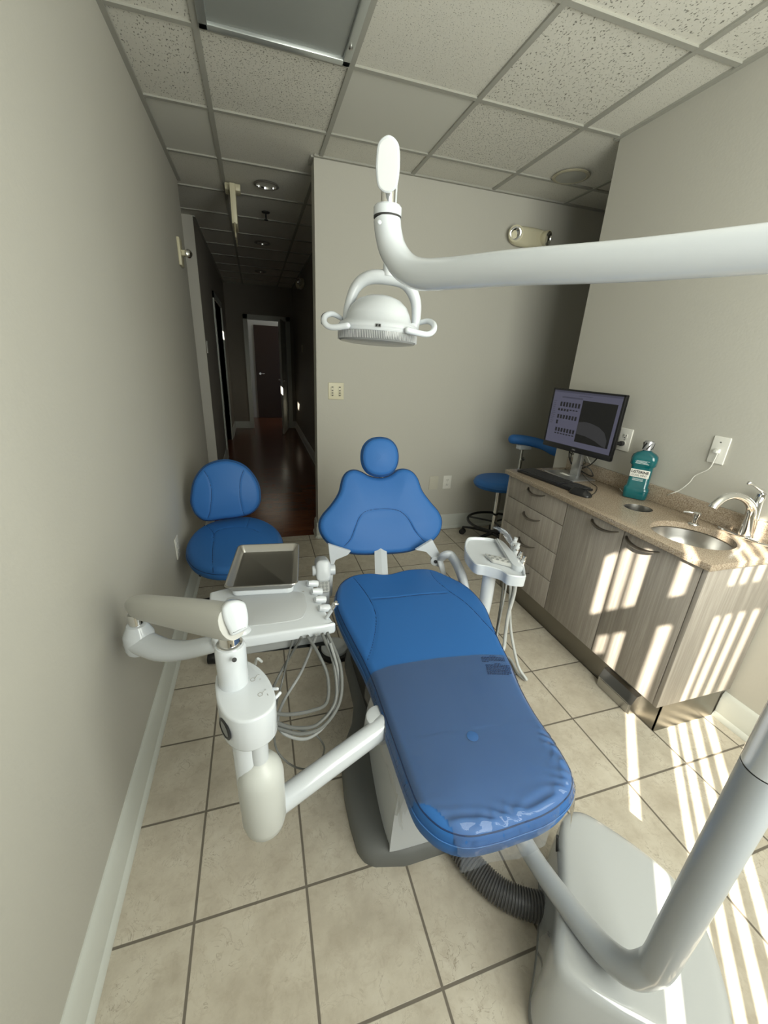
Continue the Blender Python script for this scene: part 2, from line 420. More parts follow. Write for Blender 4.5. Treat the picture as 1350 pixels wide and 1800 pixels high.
# hallway
DL0, DL1 = 6.25, 7.5
S('wall_hall_recess', join(box(-1.7, -1.6, YLE - .3, YH + .1, 0, HC + .1), box(-1.7, XL - .12, YLE - .3, YLE - .2, 0, HC + .1)), WALL, smooth=False)
HL_ = S('wall_hall_left', join(box(-1.6, XHL - .0005, YH, YH + .02, 0, HC + .1)), WALLW, smooth=False)
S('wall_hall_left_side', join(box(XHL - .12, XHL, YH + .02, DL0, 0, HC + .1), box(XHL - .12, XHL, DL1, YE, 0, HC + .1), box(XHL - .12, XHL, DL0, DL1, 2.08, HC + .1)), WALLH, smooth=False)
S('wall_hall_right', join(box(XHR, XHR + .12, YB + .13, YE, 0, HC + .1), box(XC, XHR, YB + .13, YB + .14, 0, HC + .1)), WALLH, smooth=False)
EX0, EX1 = -.10, .60
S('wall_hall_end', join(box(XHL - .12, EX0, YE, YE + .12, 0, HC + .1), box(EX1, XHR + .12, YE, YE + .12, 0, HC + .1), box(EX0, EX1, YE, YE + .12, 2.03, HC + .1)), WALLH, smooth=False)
S('wall_side_room', join(box(-1.6, -1.5, DL0 - .6, DL1 + .6, 0, HC), box(-1.5, XHL - .12, DL0 - .6, DL0 - .5, 0, HC), box(-1.5, XHL - .12, DL1 + .5, DL1 + .6, 0, HC)), WALL, smooth=False)
S('wall_far_room', join(box(-.7, 1.4, YE + 1.5, YE + 1.6, 0, HC), box(-.8, -.7, YE + .12, YE + 1.6, 0, HC), box(1.4, 1.5, YE + .12, YE + 1.6, 0, HC)), WALL, smooth=False)

# window wall behind the photographer, with vertical blinds that leave the gaps the sun comes through
WX0, WX1, WZ0, WZ1 = -.465, 1.86, .35, 2.52
S('wall_window', join(box(XL - .1, WX0, YW - .12, YW - .02, 0, HC + .1), box(WX1, XR + .1, YW - .12, YW - .02, 0, HC + .1),
                      box(WX0, WX1, YW - .12, YW - .02, 0, WZ0), box(WX0, WX1, YW - .12, YW - .02, WZ1, HC + .1)), WALL, smooth=False)
WF = S('window_1', join(box(WX0, WX0 + .018, YW - .1, YW - .04, WZ0, WZ1), box(WX1 - .04, WX1, YW - .1, YW - .04, WZ0, WZ1), box(WX0, WX1, YW - .1, YW - .04, WZ0, WZ0 + .04), box(WX0, WX1, YW - .1, YW - .04, WZ1 - .03, WZ1)), TRIM, smooth=False)
TE = math.tan(SUN_E) * math.sqrt(2)
gaps = [(.245, .050, [(1.556, 1.88)]), (.320, .048, [(1.555, 1.87), (1.305, 1.41)]), (.393, .052, [(1.55, 1.83), (1.15, 1.41)]), (.478, .030, [(1.70, 1.87)]),
        (.563, .044, [(1.55, 1.88), (-.05, 1.41)]), (.787, .032, [(1.55, 1.88), (-.05, 1.41)]), (.850, .036, [(1.55, 1.88), (-.05, 1.41)]),
        (.925, .038, [(1.55, 1.88), (-.05, 1.41)]), (1.008, .040, [(1.55, 1.88), (-.05, 1.41)])]
BL = []; x = WX0 + .001; zb0, zb1 = WZ0 + .001, WZ1 - .001
def zc(c): return c - YW * TE
for u, wd, rs in gaps:
    x0, x1 = u + YW - wd / 2, u + YW + wd / 2
    BL.append(box(x, x0, YW - .004, YW - .002, zb0, zb1)); z = zb0
    for lo, hi in sorted(rs):
        a, b = max(zc(lo), zb0), min(zc(hi), zb1)
        if a > z: BL.append(box(x0, x1, YW - .004, YW - .002, z, a))
        z = max(z, b)
    if z < zb1: BL.append(box(x0, x1, YW - .004, YW - .002, z, zb1))
    x = x1
BL.append(box(x, WX1 - .001, YW - .004, YW - .002, zb0, zb1))
S('window_1_blind', join(*BL), mat('blind_fabric', (.55, .53, .48), .8), smooth=False)

# ceiling: tiles by cell, metal grid
GX = lambda k: -.1429 + .6096 * k
GY = lambda j: 1.6374 + .5942 * j
kinds = {(-1, 0): 'fissured', (-1, 1): 'fissured', (-1, 2): 'smooth', (0, 1): 'pitted', (1, 0): 'fine', (1, 1): 'smooth', (1, -1): 'fine', (2, 0): 'fissured', (2, 1): 'pitted', (2, -1): 'fissured', (3, -1): 'fissured'}
cells = {}
for k in range(-3, 6):
    for j in range(-5, 14):
        if k == 0 and j in (0, -1): continue
        if j > 4 and (k < -2 or k > 1): continue
        x0, x1, y0, y1 = max(GX(k), -1.65), min(GX(k + 1), XAL), max(GY(j), YW - .05), min(GY(j + 1), YE + 1.5)
        if x1 <= x0 or y1 <= y0: continue
        cells.setdefault(kinds.get((k, j), 'fine'), []).append(box(x0, x1, y0, y1, HC + .008, HC + .03))
CE = None
for kd, L in cells.items():
    if CE is None: CE = S('ceiling', join(*L), CM[kd], smooth=False)
for kd, L in list(cells.items())[1:]: mk('ceiling_tile', join(*L), CM[kd], CE, smooth=False)
G = []
for k in range(-2, 6): G.append(box(GX(k) - .012, GX(k) + .012, YW, YE, HC - .001, HC + .009))
for j in range(-3, 12): G.append(box(-1.6, XAL if j < 3 else XHR, GY(j) - .012, GY(j) + .012, HC - .0005, HC + .0085))
mk('ceiling_grid', join(*G), GRID, CE, smooth=False)
T = [box(XL, XL + .022, YW, YLE, HC - .003, HC + .009), box(XC, XAL, YB - .022, YB, HC - .003, HC + .009), box(XR - .022, XR, YW, YRE, HC - .003, HC + .009),
     box(XR - .022, XR + .13, YRE, YRE + .022, HC - .003, HC + .009), box(XHL, XHL + .02, YH, YE, HC - .003, HC + .009), box(XHR - .02, XHR, YB + .13, YE, HC - .003, HC + .009),
     box(XHL, XHR, YE - .02, YE, HC - .003, HC + .009), box(XC - .02, XC, YB, YB + .13, HC - .003, HC + .009)]
mk('ceiling_edge_trim', join(*T), GRID, CE, smooth=False)

# baseboards: profiled
def bboard(name, p, q_, nrm, h=.135, th=.016, shoe=True):
    p = np.array([*p, 0.]); q_ = np.array([*q_, 0.]); n = np.array([*nrm, 0.])
    prof = [(0, 0), (.026, 0), (.026, .012), (.018, .024), (th, .026), (th, h * .72), (th * .8, h * .78), (th * .8, h * .88), (th * .35, h * .97), (th * .2, h), (0, h)]
    V = []; F = []; N = len(prof)
    for e in (p, q_):
        for d, z in prof: V.append(e + n * d + np.array([0, 0, z]))
    for k in range(N): F.append((k, (k + 1) % N, N + (k + 1) % N, N + k))
    F.append(list(range(N))); F.append([N + k for k in range(N)][::-1])
    return S(name, (V, F), TRIM)
bboard('baseboard_left', (XL, YW), (XL, YLE), (1, 0))
bboard('baseboard_back', (XC - .012, YB), (XAL, YB), (0, -1))
bboard('baseboard_right', (XR, YW), (XR, .868), (-1, 0))
bboard('baseboard_corner', (XC, YB - .016), (XC, YB + .145), (-1, 0))
bboard('baseboard_hall_right', (XHR, YB + .14), (XHR, YE), (-1, 0))
bboard('baseboard_hall_left', (XHL, YH + .02), (XHL, DL0 - .08), (1, 0))
bboard('baseboard_hall_far', (XHL, DL1 + .08), (XHL, YE), (1, 0))
bboard('baseboard_hall_end', (XHL, YE), (EX0 - .08, YE), (0, -1))
bboard('baseboard_hall_end_right', (EX1 + .08, YE), (XHR, YE), (0, -1))
# doors of the hallway
S('trim_1', join(box(XHL - .12, XHL + .018, DL0 - .08, DL0, 0, 2.16), box(XHL - .12, XHL + .018, DL1, DL1 + .08, 0, 2.16), box(XHL - .12, XHL + .018, DL0 - .08, DL1 + .08, 2.08, 2.16)), TRIM, smooth=False)
S('trim_2', join(box(EX0 - .08, EX0, YE - .018, YE + .12, 0, 2.11), box(EX1, EX1 + .08, YE - .018, YE + .12, 0, 2.11), box(EX0 - .08, EX1 + .08, YE - .018, YE + .12, 2.03, 2.11)), TRIM, smooth=False)
# open door leaf, hinged on the right jamb and swung toward the room
h0 = np.array([.575, YE - .02]); h1 = Pz(495, 769, 0)[:2]; dv = h1 - h0; L_ = .74; dv = dv / np.linalg.norm(dv)
Md = frame((h0[0], h0[1], .008), (dv[0], dv[1], 0), (0, 0, 1))
DW = mat('dark_door_wood', (.035, .016, .009), .4)
leaf = S('door_1', xf(join(box(0, L_, -.018, .018, 0, 2.01)), Md), TRIM, smooth=False)
pan_ = [box(a, b_, s_ * .018 - .003, s_ * .018 + .003, z0, z1, .002) for a, b_ in ((.10, .33), (.41, .64)) for z0, z1 in ((.18, .85), (1.0, 1.55), (1.65, 1.88)) for s_ in (-1, 1)]
mk('door_panel', xf(join(*pan_), Md), TRIM, leaf)
for s_ in (-1, 1):
    mk('door_handle', xf(join(cyl((L_ - .06, s_ * .018, .98), (L_ - .06, s_ * .055, .98), .024), tube([(L_ - .06, s_ * .05, .98), (L_ - .10, s_ * .055, .98), (L_ - .16, s_ * .055, .98)], .009)), Md), CHROME, leaf)
far = S('door_2', box(.0, .62, YE + 1.45, YE + 1.49, .005, 2.02), DW, smooth=False)
mk('door_handle', join(cyl((.09, YE + 1.45, 1.0), (.09, YE + 1.40, 1.0), .025), tube([(.09, YE + 1.41, 1.0), (.13, YE + 1.4, 1.0), (.19, YE + 1.4, 1.0)], .01)), CHROME, far)

# ------------------------------------------------------------------ ceiling fittings
x0, x1, y0, y1 = GX(0), GX(1), GY(-1), GY(1)
t = thing('ceiling_light', 'large unlit rectangular ceiling light panel in grey metal frame at the top edge', 'ceiling light', ((x0 + x1) / 2, (y0 + y1) / 2, HC - .012))
fr = join(box(x0 + .012, x0 + .045, y0 + .012, y1 - .012, HC - .010, HC + .012, .003), box(x1 - .045, x1 - .012, y0 + .012, y1 - .012, HC - .010, HC + .012, .003),
          box(x0 + .012, x1 - .012, y0 + .012, y0 + .045, HC - .010, HC + .012, .003), box(x0 + .012, x1 - .012, y1 - .045, y1 - .012, HC - .010, HC + .012, .003))
mk('frame', fr, mat('fixture_metal', (.52, .55, .54), .3, .6), t)
mk('diffuser', box(x0 + .04, x1 - .04, y0 + .04, y1 - .04, HC + .002, HC + .006), mat('diffuser', (.27, .285, .27), .35, bump=(500, .3, .001)), t, smooth=False)
mk('latch', lathe([(.009, 0), (.009, .004), (.004, .006)], 12, (x1 - .030, y1 - .13, HC - .010), (0, 0, -1)), STEEL, t)
BULB = mat('bulb_warm', (.5, .45, .38), .4, emit=((1.0, .78, .5), .22))
for i, (y, lab) in enumerate([(3.73, 'round recessed can light with mirror reflector, nearest in the hallway ceiling'), (5.48, 'middle of the three recessed can lights in the hallway ceiling'), (7.27, 'farthest recessed can light in the dark hallway ceiling')]):
    t = thing('recessed_light', lab, 'ceiling light', (.155, y, HC), 'recessed lights along the hallway ceiling')
    mk('trim_ring', lathe([(.088, .0), (.090, -.004), (.078, -.008), (.072, -.004), (.072, .003), (.088, .003)], 36, (.155, y, HC - .001), cap=False), mat('can_ring', (.30, .28, .25), .35, .5) if i == 0 else bpy.data.materials['can_ring'], t)
    mk('reflector', lathe([(.072, 0), (.066, .03), (.055, .06), (.03, .075), (.001, .08)], 36, (.155, y, HC - .003), cap=False), CHROME, t)
    mk('bulb', lathe([(.03, .058), (.028, .048), (.018, .040), (.001, .038)], 20, (.155, y, HC)), BULB, t)
t = thing('sprinkler_head', 'small dark fire sprinkler head hanging from the hallway ceiling', 'sprinkler', (.165, 4.36, HC - .06))
mk('escutcheon', lathe([(.035, 0), (.033, -.006), (.012, -.012)], 24, (.165, 4.36, HC)), DARK, t)
mk('sprinkler_frame', join(cyl((.165, 4.36, HC - .01), (.165, 4.36, HC - .055), .007), lathe([(.018, 0), (.018, .003)], 16, (.165, 4.36, HC - .06))), BLACK, t)
# hanging exit sign seen edge-on and cream bracket
t = thing('exit_sign', 'cream hallway exit sign seen edge-on, hanging from the ceiling by the left wall', 'sign', (-.085, 3.85, HC - .3))
mk('canopy', box(-.14, -.03, 3.79, 3.91, HC - .045, HC - .001, .008), CREAM, t)
mk('housing', box(-.105, -.065, 3.72, 3.98, HC - .27, HC - .02, .006), CREAM, t)
mk('sign_panel', box(-.090, -.080, 3.70, 4.0, HC - .36, HC - .265, .002), mat('acrylic', (.45, .40, .26), .2, alpha=.6), t)
# ceiling speaker
sp = (1.905 + .11, 2.71, HC)
t = thing('ceiling_speaker', 'round flat cream ceiling speaker grille near the back right corner', 'speaker', sp)
mk('ring', lathe([(.112, 0), (.114, -.005), (.1, -.009), (.092, -.006)], 48, sp), mat('spk_ring', (.40, .37, .27), .5), t)
mk('grille', lathe([(.092, -.007), (.001, -.010)], 48, sp, cap=False), mat('spk_grille', (.37, .37, .33), .7, bump=(900, .6, .001)), t)
def emerg(loc, nrm, lab, hd):
    t = thing('emergency_light', lab, 'emergency light', loc)
    z = Vector(nrm); x_ = Vector((0, 0, 1)).cross(z); M = frame(loc, x_, z)
    prof = []
    O = resample(spline([(-.165, 0), (-.13, .055), (0, .066), (.13, .055), (.165, 0), (.13, -.055), (0, -.066), (-.13, -.055)], 8, True), 60)
    mk('housing', slab(O, 0, .06, .03, 5, M), CREAM, t)
    for s_ in (-1, 1):
        d = Vector((s_ * .55 + hd, -.15, 1)).normalized(); o = M @ Vector((s_ * .125, .005, .05)); dw = (M.to_3x3() @ d)
        l = mk('lamp_head', lathe([(.030, -.03), (.044, -.01), (.052, .02), (.053, .034), (.046, .036)], 28, o, dw, cap=False), CREAM, t)
        mk('reflector', lathe([(.046, .034), (.04, .022), (.02, .008), (.001, .004)], 28, o, dw, cap=False), CHROME, l)
    return t
emerg((2.02, YB - .001, 2.355), (0, -1, 0), 'cream twin-head emergency light on the back wall, partly behind the white light arm', 0)
emerg((XHR - .001, 6.75, 2.42), (-1, 0, 0), 'small dim emergency light on the right wall inside the dark hallway', 0)
# single lamp bracket on the left wall edge
t = thing('wall_lamp', 'cream plate with a small chrome lamp head high on the end of the left wall', 'emergency light', (XL, 3.58, 2.08))
mk('wall_plate', box(XL, XL + .018, 3.52, 3.64, 2.0, 2.17, .004), CREAM, t)
mk('bracket', box(XL + .015, XL + .055, 3.55, 3.60, 2.065, 2.10, .006), CREAM, t)
mk('lamp_head', lathe([(.010, 0), (.024, .008), (.028, .022), (.022, .034), (.008, .040)], 24, (XL + .05, 3.575, 2.08), (.6, -.8, 0)), CHROME, t)

# ------------------------------------------------------------------ wall plates
def plate(name, lab, cat, c, nrm, w_, h_, M_=PORC, kind='outlet', group=None):
    z = Vector(nrm); x_ = Vector((0, 0, 1)).cross(z); M = frame(c, x_, z)
    t = thing(name, lab, cat, c, group)
    mk('wall_plate', slab(rrect(w_, h_, .004), 0, .006, .003, 3, M), M_, t)
    if kind == 'outlet':
        for s_ in (-1, 1):
            f = mk('socket', slab([(.0165 * math.cos(a) * (1 if abs(math.cos(a)) < .85 else 1), max(-.0125, min(.0125, .0165 * math.sin(a))) + s_ * .0205) for a in np.linspace(0, 2 * PI, 33)[:-1]], .004, .0075, .001, 2, M), M_, t)
            mk('slot', xf(join(box(-.0085, -.0060, s_ * .0205 - .001, s_ * .0205 + .0075, .0072, .0082), box(.0055, .0085, s_ * .0205 - .002, s_ * .0205 + .0075, .0072, .0082), xf(lathe([(.003, 0), (.003, .001)], 10), Matrix.Translation((0, s_ * .0205 - .0075, .0072)))), M), DARK, f)
        mk('screw', lathe([(.003, 0), (.003, .0012)], 10, M @ Vector((0, 0, .006)), nrm), STEEL, t)
    if kind == 'dual':
        for s_ in (-1, 1):
            mk('switch', xf(join(box(s_ * .028 - .012, s_ * .028 + .012, -.034, .034, .005, .009, .001)), M), mat('sw', (.58, .55, .42), .4) if s_ < 0 else bpy.data.materials['sw'], t)
            for z_ in (-.03, -.012, .005, .03): mk('slot', xf(box(s_ * .028 - .006, s_ * .028 + .006, z_ - .005, z_ + .003, .0085, .0095), M), mat('slt', (.12, .11, .09), .6) if 'slt' not in bpy.data.materials else bpy.data.materials['slt'], t)
    return t, M
cA = (Py(590.5, 687.5, YB) ); plate('dimmer_switch', 'cream two-gang slider switch plate on the back wall beside the hallway opening', 'switch', (cA[0], YB, cA[2]), (0, -1, 0), .118, .122, CREAM, 'dual')
cA = Py(762, 848.5, YB); plate('blank_plate', 'blank beige wall plate low on the back wall', 'wall plate', (cA[0], YB, cA[2]), (0, -1, 0), .085, .122, mat('beige_plate', (.55, .53, .45), .5), 'blank')
cA = Py(785.5, 847.5, YB); plate('wall_outlet', 'white duplex outlet low on the back wall, right of the blank beige plate', 'outlet', (cA[0], YB, cA[2]), (0, -1, 0), .080, .122)
cA = Px(310.5, 962, XL); plate('wall_outlet', 'white outlet seen edge-on low on the left wall behind the blue stool', 'outlet', (XL, cA[1], cA[2]), (1, 0, 0), .075, .12)
OUT_R = Px(1099, 773, XR); tR, MR = plate('wall_outlet', 'white duplex outlet with a black plug on the right wall beside the monitor', 'outlet', (XR, OUT_R[1], OUT_R[2]), (-1, 0, 0), .080, .122)
NET = Px(1264.5, 791.5, XR); tN, MN = plate('network_plate', 'white wall jack plate with a thin white cable above the sink counter', 'wall plate', (XR, NET[1], NET[2]), (-1, 0, 0), .072, .118, PORC, 'blank')
mk('jack', xf(box(-.009, .009, -.012, .006, .004, .018, .002), MN), PORC, tN)
mk('screw', lathe([(.003, 0), (.003, .0012)], 10, MN @ Vector((0, .035, .006)), (-1, 0, 0)), STEEL, tN)
cA = Px(531.5, 613, XHR); plate('wall_plate_switch', 'small light switch on the right wall of the dark hallway', 'switch', (XHR, cA[1], cA[2]), (-1, 0, 0), .09, .12, CREAM, 'blank')
cA = Px(364, 610, XHL); plate('wall_plate_switch', 'small light switch on the left wall of the hallway', 'switch', (XHL, cA[1], cA[2]), (1, 0, 0), .09, .12, PORC, 'blank')
# ------------------------------------------------------------------ cabinet run on the right
CX = 1.500; CY0 = .858; CY1 = 2.112; CZ0 = .158; CZ1 = .808
t = thing('base_cabinet', 'grey-brown wood-grain base cabinet with four drawers and two doors', 'cabinet', (1.71, 1.48, 0))
mk('body', join(box(CX + .019, XR - .002, CY0 + .018, CY1 - .018, CZ0, CZ0 + .02), box(XR - .02, XR - .002, CY0 + .018, CY1 - .018, CZ0, CZ1), box(CX + .019, XR - .002, 1.215, 1.225, CZ0, .6), box(CX + .019, XR - .002, 1.572, 1.586, CZ0, CZ1), box(CX + .03, CX + .05, 1.58, CY1 - .02, CZ0, CZ1)), CAB, t, smooth=False)
mk('end_panel', box(CX, XR - .001, CY0, CY0 + .018, CZ0, CZ1, .001), CAB, t)
mk('end_panel', box(CX, XR - .001, CY1 - .018, CY1, CZ0, CZ1, .001), CAB, t)
TOE = mat('toe_kick_steel', (.26, .245, .215), .3, 1, bump=(200, .04, .001))
mk('toe_kick', join(box(1.556, 1.566, .870, CY1 - .02, 0, CZ0), box(1.556, XR - .03, .868, .878, 0, CZ0), box(1.56, XR - .03, CY1 - .03, CY1 - .02, 0, CZ0)), TOE, t, smooth=False)
def handle(par, yc, z, L=.15):
    pts = [(CX - .002, yc - L / 2, z + .010), (CX - .020, yc - L * .33, z), (CX - .028, yc, z - .006), (CX - .020, yc + L * .33, z), (CX - .002, yc + L / 2, z + .010)]
    mk('handle', tube(pts, [.005, .0095, .011, .0095, .005], 12, 8, sy=.45), NICKEL, par)
def front(name, y0, y1, z0, z1, hy, hz, L):
    d = mk(name, box(CX, CX + .018, y0 + .0012, y1 - .0012, z0 + .0012, z1 - .0012, .001), CAB, t); handle(d, hy, hz, L)
front('door', CY0 + .020, 1.219, CZ0, .806, 1.125, .775, .16)
front('door', 1.221, 1.578, CZ0, .806, 1.325, .775, .155)
for z0, z1 in ((.674, .806), (.505, .672), (.335, .503), (CZ0, .333)): front('drawer', 1.581, CY1 - .02, z0, z1, 1.83, min((z0 + z1) / 2 + .035, z1 - .03), .15)
# dustpan inlet at the toe kick
tk = thing('dustpan_inlet', 'stainless steel chamfered dustpan inlet box on the cabinet toe kick', 'vacuum inlet', (1.535, 1.06, 0))
pr = [(1.556, .002), (1.518, .002), (1.516, .055), (1.536, .098), (1.556, .104)]
V = []; 
for y in (.965, 1.152):
    for x_, z_ in pr: V.append((x_, y, z_))
mk('housing', (V, [(k, (k + 1) % 5, 5 + (k + 1) % 5, 5 + k) for k in range(5)] + [list(range(5)), [9, 8, 7, 6, 5]]), STEEL, tk, smooth=False)
mk('flap', box(1.5145, 1.5165, .975, 1.142, .008, .050, .0008), STEEL, tk)

# counter with real cut-outs
SK = (1.688, 1.075); SR = .148; HK = (1.742, 1.385); HR = .063; CT = .835
me = bpy.data.meshes.new('c')
def boolean(vf, cutters):
    def tmp(v):
        m_ = bpy.data.meshes.new('x'); m_.from_pydata([tuple(map(float, a)) for a in v[0]], [], [tuple(f) for f in v[1]])
        b_ = bmesh.new(); b_.from_mesh(m_); bmesh.ops.recalc_face_normals(b_, faces=b_.faces); b_.to_mesh(m_); b_.free()
        o = bpy.data.objects.new('x', m_); COL.objects.link(o); return o
    a = tmp(vf); cs = [tmp(c) for c in cutters]
    for c in cs:
        md = a.modifiers.new('b', 'BOOLEAN'); md.operation = 'DIFFERENCE'; md.object = c; md.solver = 'EXACT'
    dg = bpy.context.evaluated_depsgraph_get(); m_ = bpy.data.meshes.new_from_object(a.evaluated_get(dg))
    r = [tuple(v.co) for v in m_.vertices], [list(p.vertices) for p in m_.polygons]
    for o in [a] + cs: bpy.data.objects.remove(o)
    return r
top = boolean(box(1.478, XR - .001, .843, 2.135, CZ1 + .001, CT, .003), [cyl((*SK, .7), (*SK, .9), SR, 64), cyl((*HK, .7), (*HK, .9), HR, 48)])
c = thing('countertop', 'speckled tan quartz countertop with backsplash on the wood-grain cabinet', 'countertop', (1.7, 1.49, CZ1))
mk('slab', top, STONE, c, auto=25)
mk('backsplash', box(XR - .021, XR - .001, .843, 2.10, CT, .915, .002), STONE, c)
sk = mk('sink_bowl', lathe([(SR + .012, CZ1 - .001), (SR + .003, CZ1 - .001), (SR - .001, CZ1 - .004), (SR - .006, .77), (SR - .02, .72), (SR - .05, .69), (.03, .682), (.001, .681)], 64, (*SK, 0), cap=False), STEEL, label='round brushed steel undermount sink bowl set in the tan countertop', cat='sink')
mk('drain', lathe([(.038, .684), (.034, .688), (.02, .684), (.001, .683)], 32, (*SK, 0), cap=False), CHROME, sk)
mk('waste_chute', lathe([(HR + .006, CZ1 - .001), (HR + .001, CZ1 - .001), (HR - .002, CT - .002), (HR - .004, CT - .001), (HR - .006, CZ1), (HR - .008, .70)], 48, (*HK, 0), cap=False), STEEL, label='small round steel-lined waste hole in the counter beside the mouthwash bottle', cat='waste hole')
# faucet
FY = 1.0; f = thing('faucet', 'chrome arc faucet with lever handle beside the round sink', 'faucet', (1.868, FY, CT))
B0 = Py(1306, 951, FY); B0 = np.array([B0[0], FY, CT])
O = resample(spline([(B0[0] + .024 * math.cos(a), FY + (.11 if abs(math.sin(a)) > .1 else .11) * math.sin(a)) for a in np.linspace(0, 2 * PI, 13)[:-1]], 6, True), 60)
mk('base_plate', slab(O, CT, CT + .012, .004), CHROME, f)
fp = lambda u, v: Py(u, v, FY)
mk('spout', tube([B0 + [0, 0, .01], fp(1317, 915), fp(1321, 893), fp(1311, 878), fp(1291, 871), fp(1271, 876), fp(1256, 888), fp(1252, 893)], [.027, .021, .017, .015, .0135, .0135, .0145, .0145], 24, 8), CHROME, f)
mk('body', tube([B0 + [0, 0, .01], fp(1322, 913), fp(1332, 886), fp(1338, 874)], [.028, .022, .017, .016], 24, 8), CHROME, f)
mk('collar', tube([fp(1338, 876), fp(1341, 868)], [.0175, .0175], 20), CHROME, f)
mk('lever', tube([fp(1346, 872), fp(1340, 863), fp(1334, 859), fp(1326, 853), fp(1319, 849), fp(1316, 850)], [.007, .009, .006, .005, .0085, .006], 14, 6, rnd=True), CHROME, f)
# soap dispenser
D0 = Pz(1219, 921, CT); d = thing('soap_dispenser', 'short chrome pump dispenser between the sink and the backsplash', 'dispenser', D0)
mk('flange', lathe([(.022, 0), (.021, .003), (.014, .006)], 24, D0), CHROME, d)
mk('pump_body', lathe([(.013, .004), (.011, .02), (.014, .035), (.017, .042), (.017, .052), (.010, .056)], 24, D0), CHROME, d)
mk('nozzle', tube([D0 + [0, 0, .048], D0 + [-.02, .02, .05], D0 + [-.035, .035, .047]], [.006, .005, .004], 12), CHROME, d)
# monitor
mc = np.array([1.791, 1.930, 1.161]); yaw = -1.424; W_, H_ = .48, .353
rt = Vector((math.cos(yaw), math.sin(yaw), 0)); nr = Vector((math.sin(yaw), -math.cos(yaw), 0)); tl = .02; upv = Vector((0, 0, 1)) * math.cos(tl) - nr * math.sin(tl)
MM = Matrix([[rt[i], upv[i], rt.cross(upv)[i], mc[i]] for i in range(3)] + [[0, 0, 0, 1]])
mb = Pz(1024, 838, CT)
mo = thing('monitor', 'black computer monitor on silver stand showing a file window and a dark picture', 'monitor', mb)
mk('bezel', xf(join(box(-W_ / 2, W_ / 2, -H_ / 2, H_ / 2, -.028, -.003, .006), box(-W_ / 2, W_ / 2, -H_ / 2, -H_ / 2 + .032, -.02, .002, .002), box(-W_ / 2, W_ / 2, H_ / 2 - .010, H_ / 2, -.02, .001, .001), box(-W_ / 2, -W_ / 2 + .010, -H_ / 2, H_ / 2, -.02, .001, .001), box(W_ / 2 - .012, W_ / 2, -H_ / 2, H_ / 2, -.02, .001, .001)), MM), BLACK, mo)
def em(n, c_, s_=.62): return mat(n, (.01, .01, .01), .3, emit=(c_, s_))
scr = mk('screen', xf(box(-W_ / 2 + .010, W_ / 2 - .012, -H_ / 2 + .032, H_ / 2 - .010, -.003, -.002), MM), em('screen_lilac', (.115, .115, .165)), mo, smooth=False)
sx0, sx1, sy0, sy1 = -W_ / 2 + .010, W_ / 2 - .012, -H_ / 2 + .032, H_ / 2 - .010; SW = sx1 - sx0; SH = sy1 - sy0
def sq(a0, a1, b0, b1, z=.0004): return xf(box(sx0 + SW * a0, sx0 + SW * a1, sy1 - SH * b1, sy1 - SH * b0, -.002, -.002 + z), MM)
mk('dark_picture', sq(.47, .955, .14, .90), em('scr_dark', (.008, .008, .008)), scr, smooth=False)
Oa = [(.49, .86), (.49, .55), (.56, .51), (.66, .52), (.78, .56), (.87, .64), (.92, .76), (.925, .90), (.90, .90), (.80, .86), (.68, .80), (.57, .77), (.49, .77)]
mk('grey_arc', xf(slab([(sx0 + SW * a, sy1 - SH * b) for a, b in [(.472, .54), (.56, .51), (.66, .52), (.78, .56), (.87, .64), (.92, .76), (.925, .895), (.88, .88), (.76, .81), (.62, .765), (.472, .75)]], -.0015, -.0012, .0001, 1), MM), em('scr_grey', (.045, .045, .048)), scr, smooth=False)
mk('toolbar', join(sq(.0, 1, .0, .035, .0006), sq(.14, .46, .105, .135, .0006)), em('scr_bar', (.075, .075, .11)), scr, smooth=False)
TH = []
for r_, (yy, n_, h_, x_) in enumerate([(.21, 7, .085, .13), (.335, 7, .045, .11), (.45, 7, .075, .12), (.56, 1, .075, .12), (.70, 7, .075, .13), (.80, 7, .022, .13)]):
    for k in range(n_):
        hh = h_ if not (r_ == 1 and k > 3) else .022
        TH.append(sq(x_ + k * .047, x_ + k * .047 + .030, yy, yy + hh, .0006))
thm = em('scr_thumb', (.016, .016, .02))
for q_ in TH: mk('thumbnail', q_, thm, scr, smooth=False)
mk('menu_text', join(*[sq(.015 + .0, .05 + random.random() * .03, b, b + .008, .0006) for b in np.linspace(.2, .62, 12)], *[sq(.40 + k * .022, .413 + k * .022, .065, .075, .0006) for k in range(9)]), em('scr_txt', (.05, .05, .07)), scr, smooth=False)
mk('lettering', textmesh('DELL', .011, MM @ Matrix.Translation((-.0, -H_ / 2 + .016, .0022)), .0002), mat('logo_grey', (.3, .3, .3), .4), mo, smooth=False)
SIL = mat('silver_stand', (.52, .53, .54), .3, .9)
Mst = Matrix.Translation((mc[0] + .05, mc[1] + .0, 0))
stx, sty = mc[0] + .050, mc[1] + .004
mk('stand_column', box(stx - .012, stx + .012, sty - .032, sty + .032, CT + .006, 1.15, .004), SIL, mo)
mk('stand_base', box(stx - .13, stx + .05, sty - .12, sty + .12, CT, CT + .009, .004), SIL, mo)
mk('stand_mount', box(stx - .040, stx - .011, sty - .05, sty + .05, 1.08, 1.20, .004), BLACK, mo)
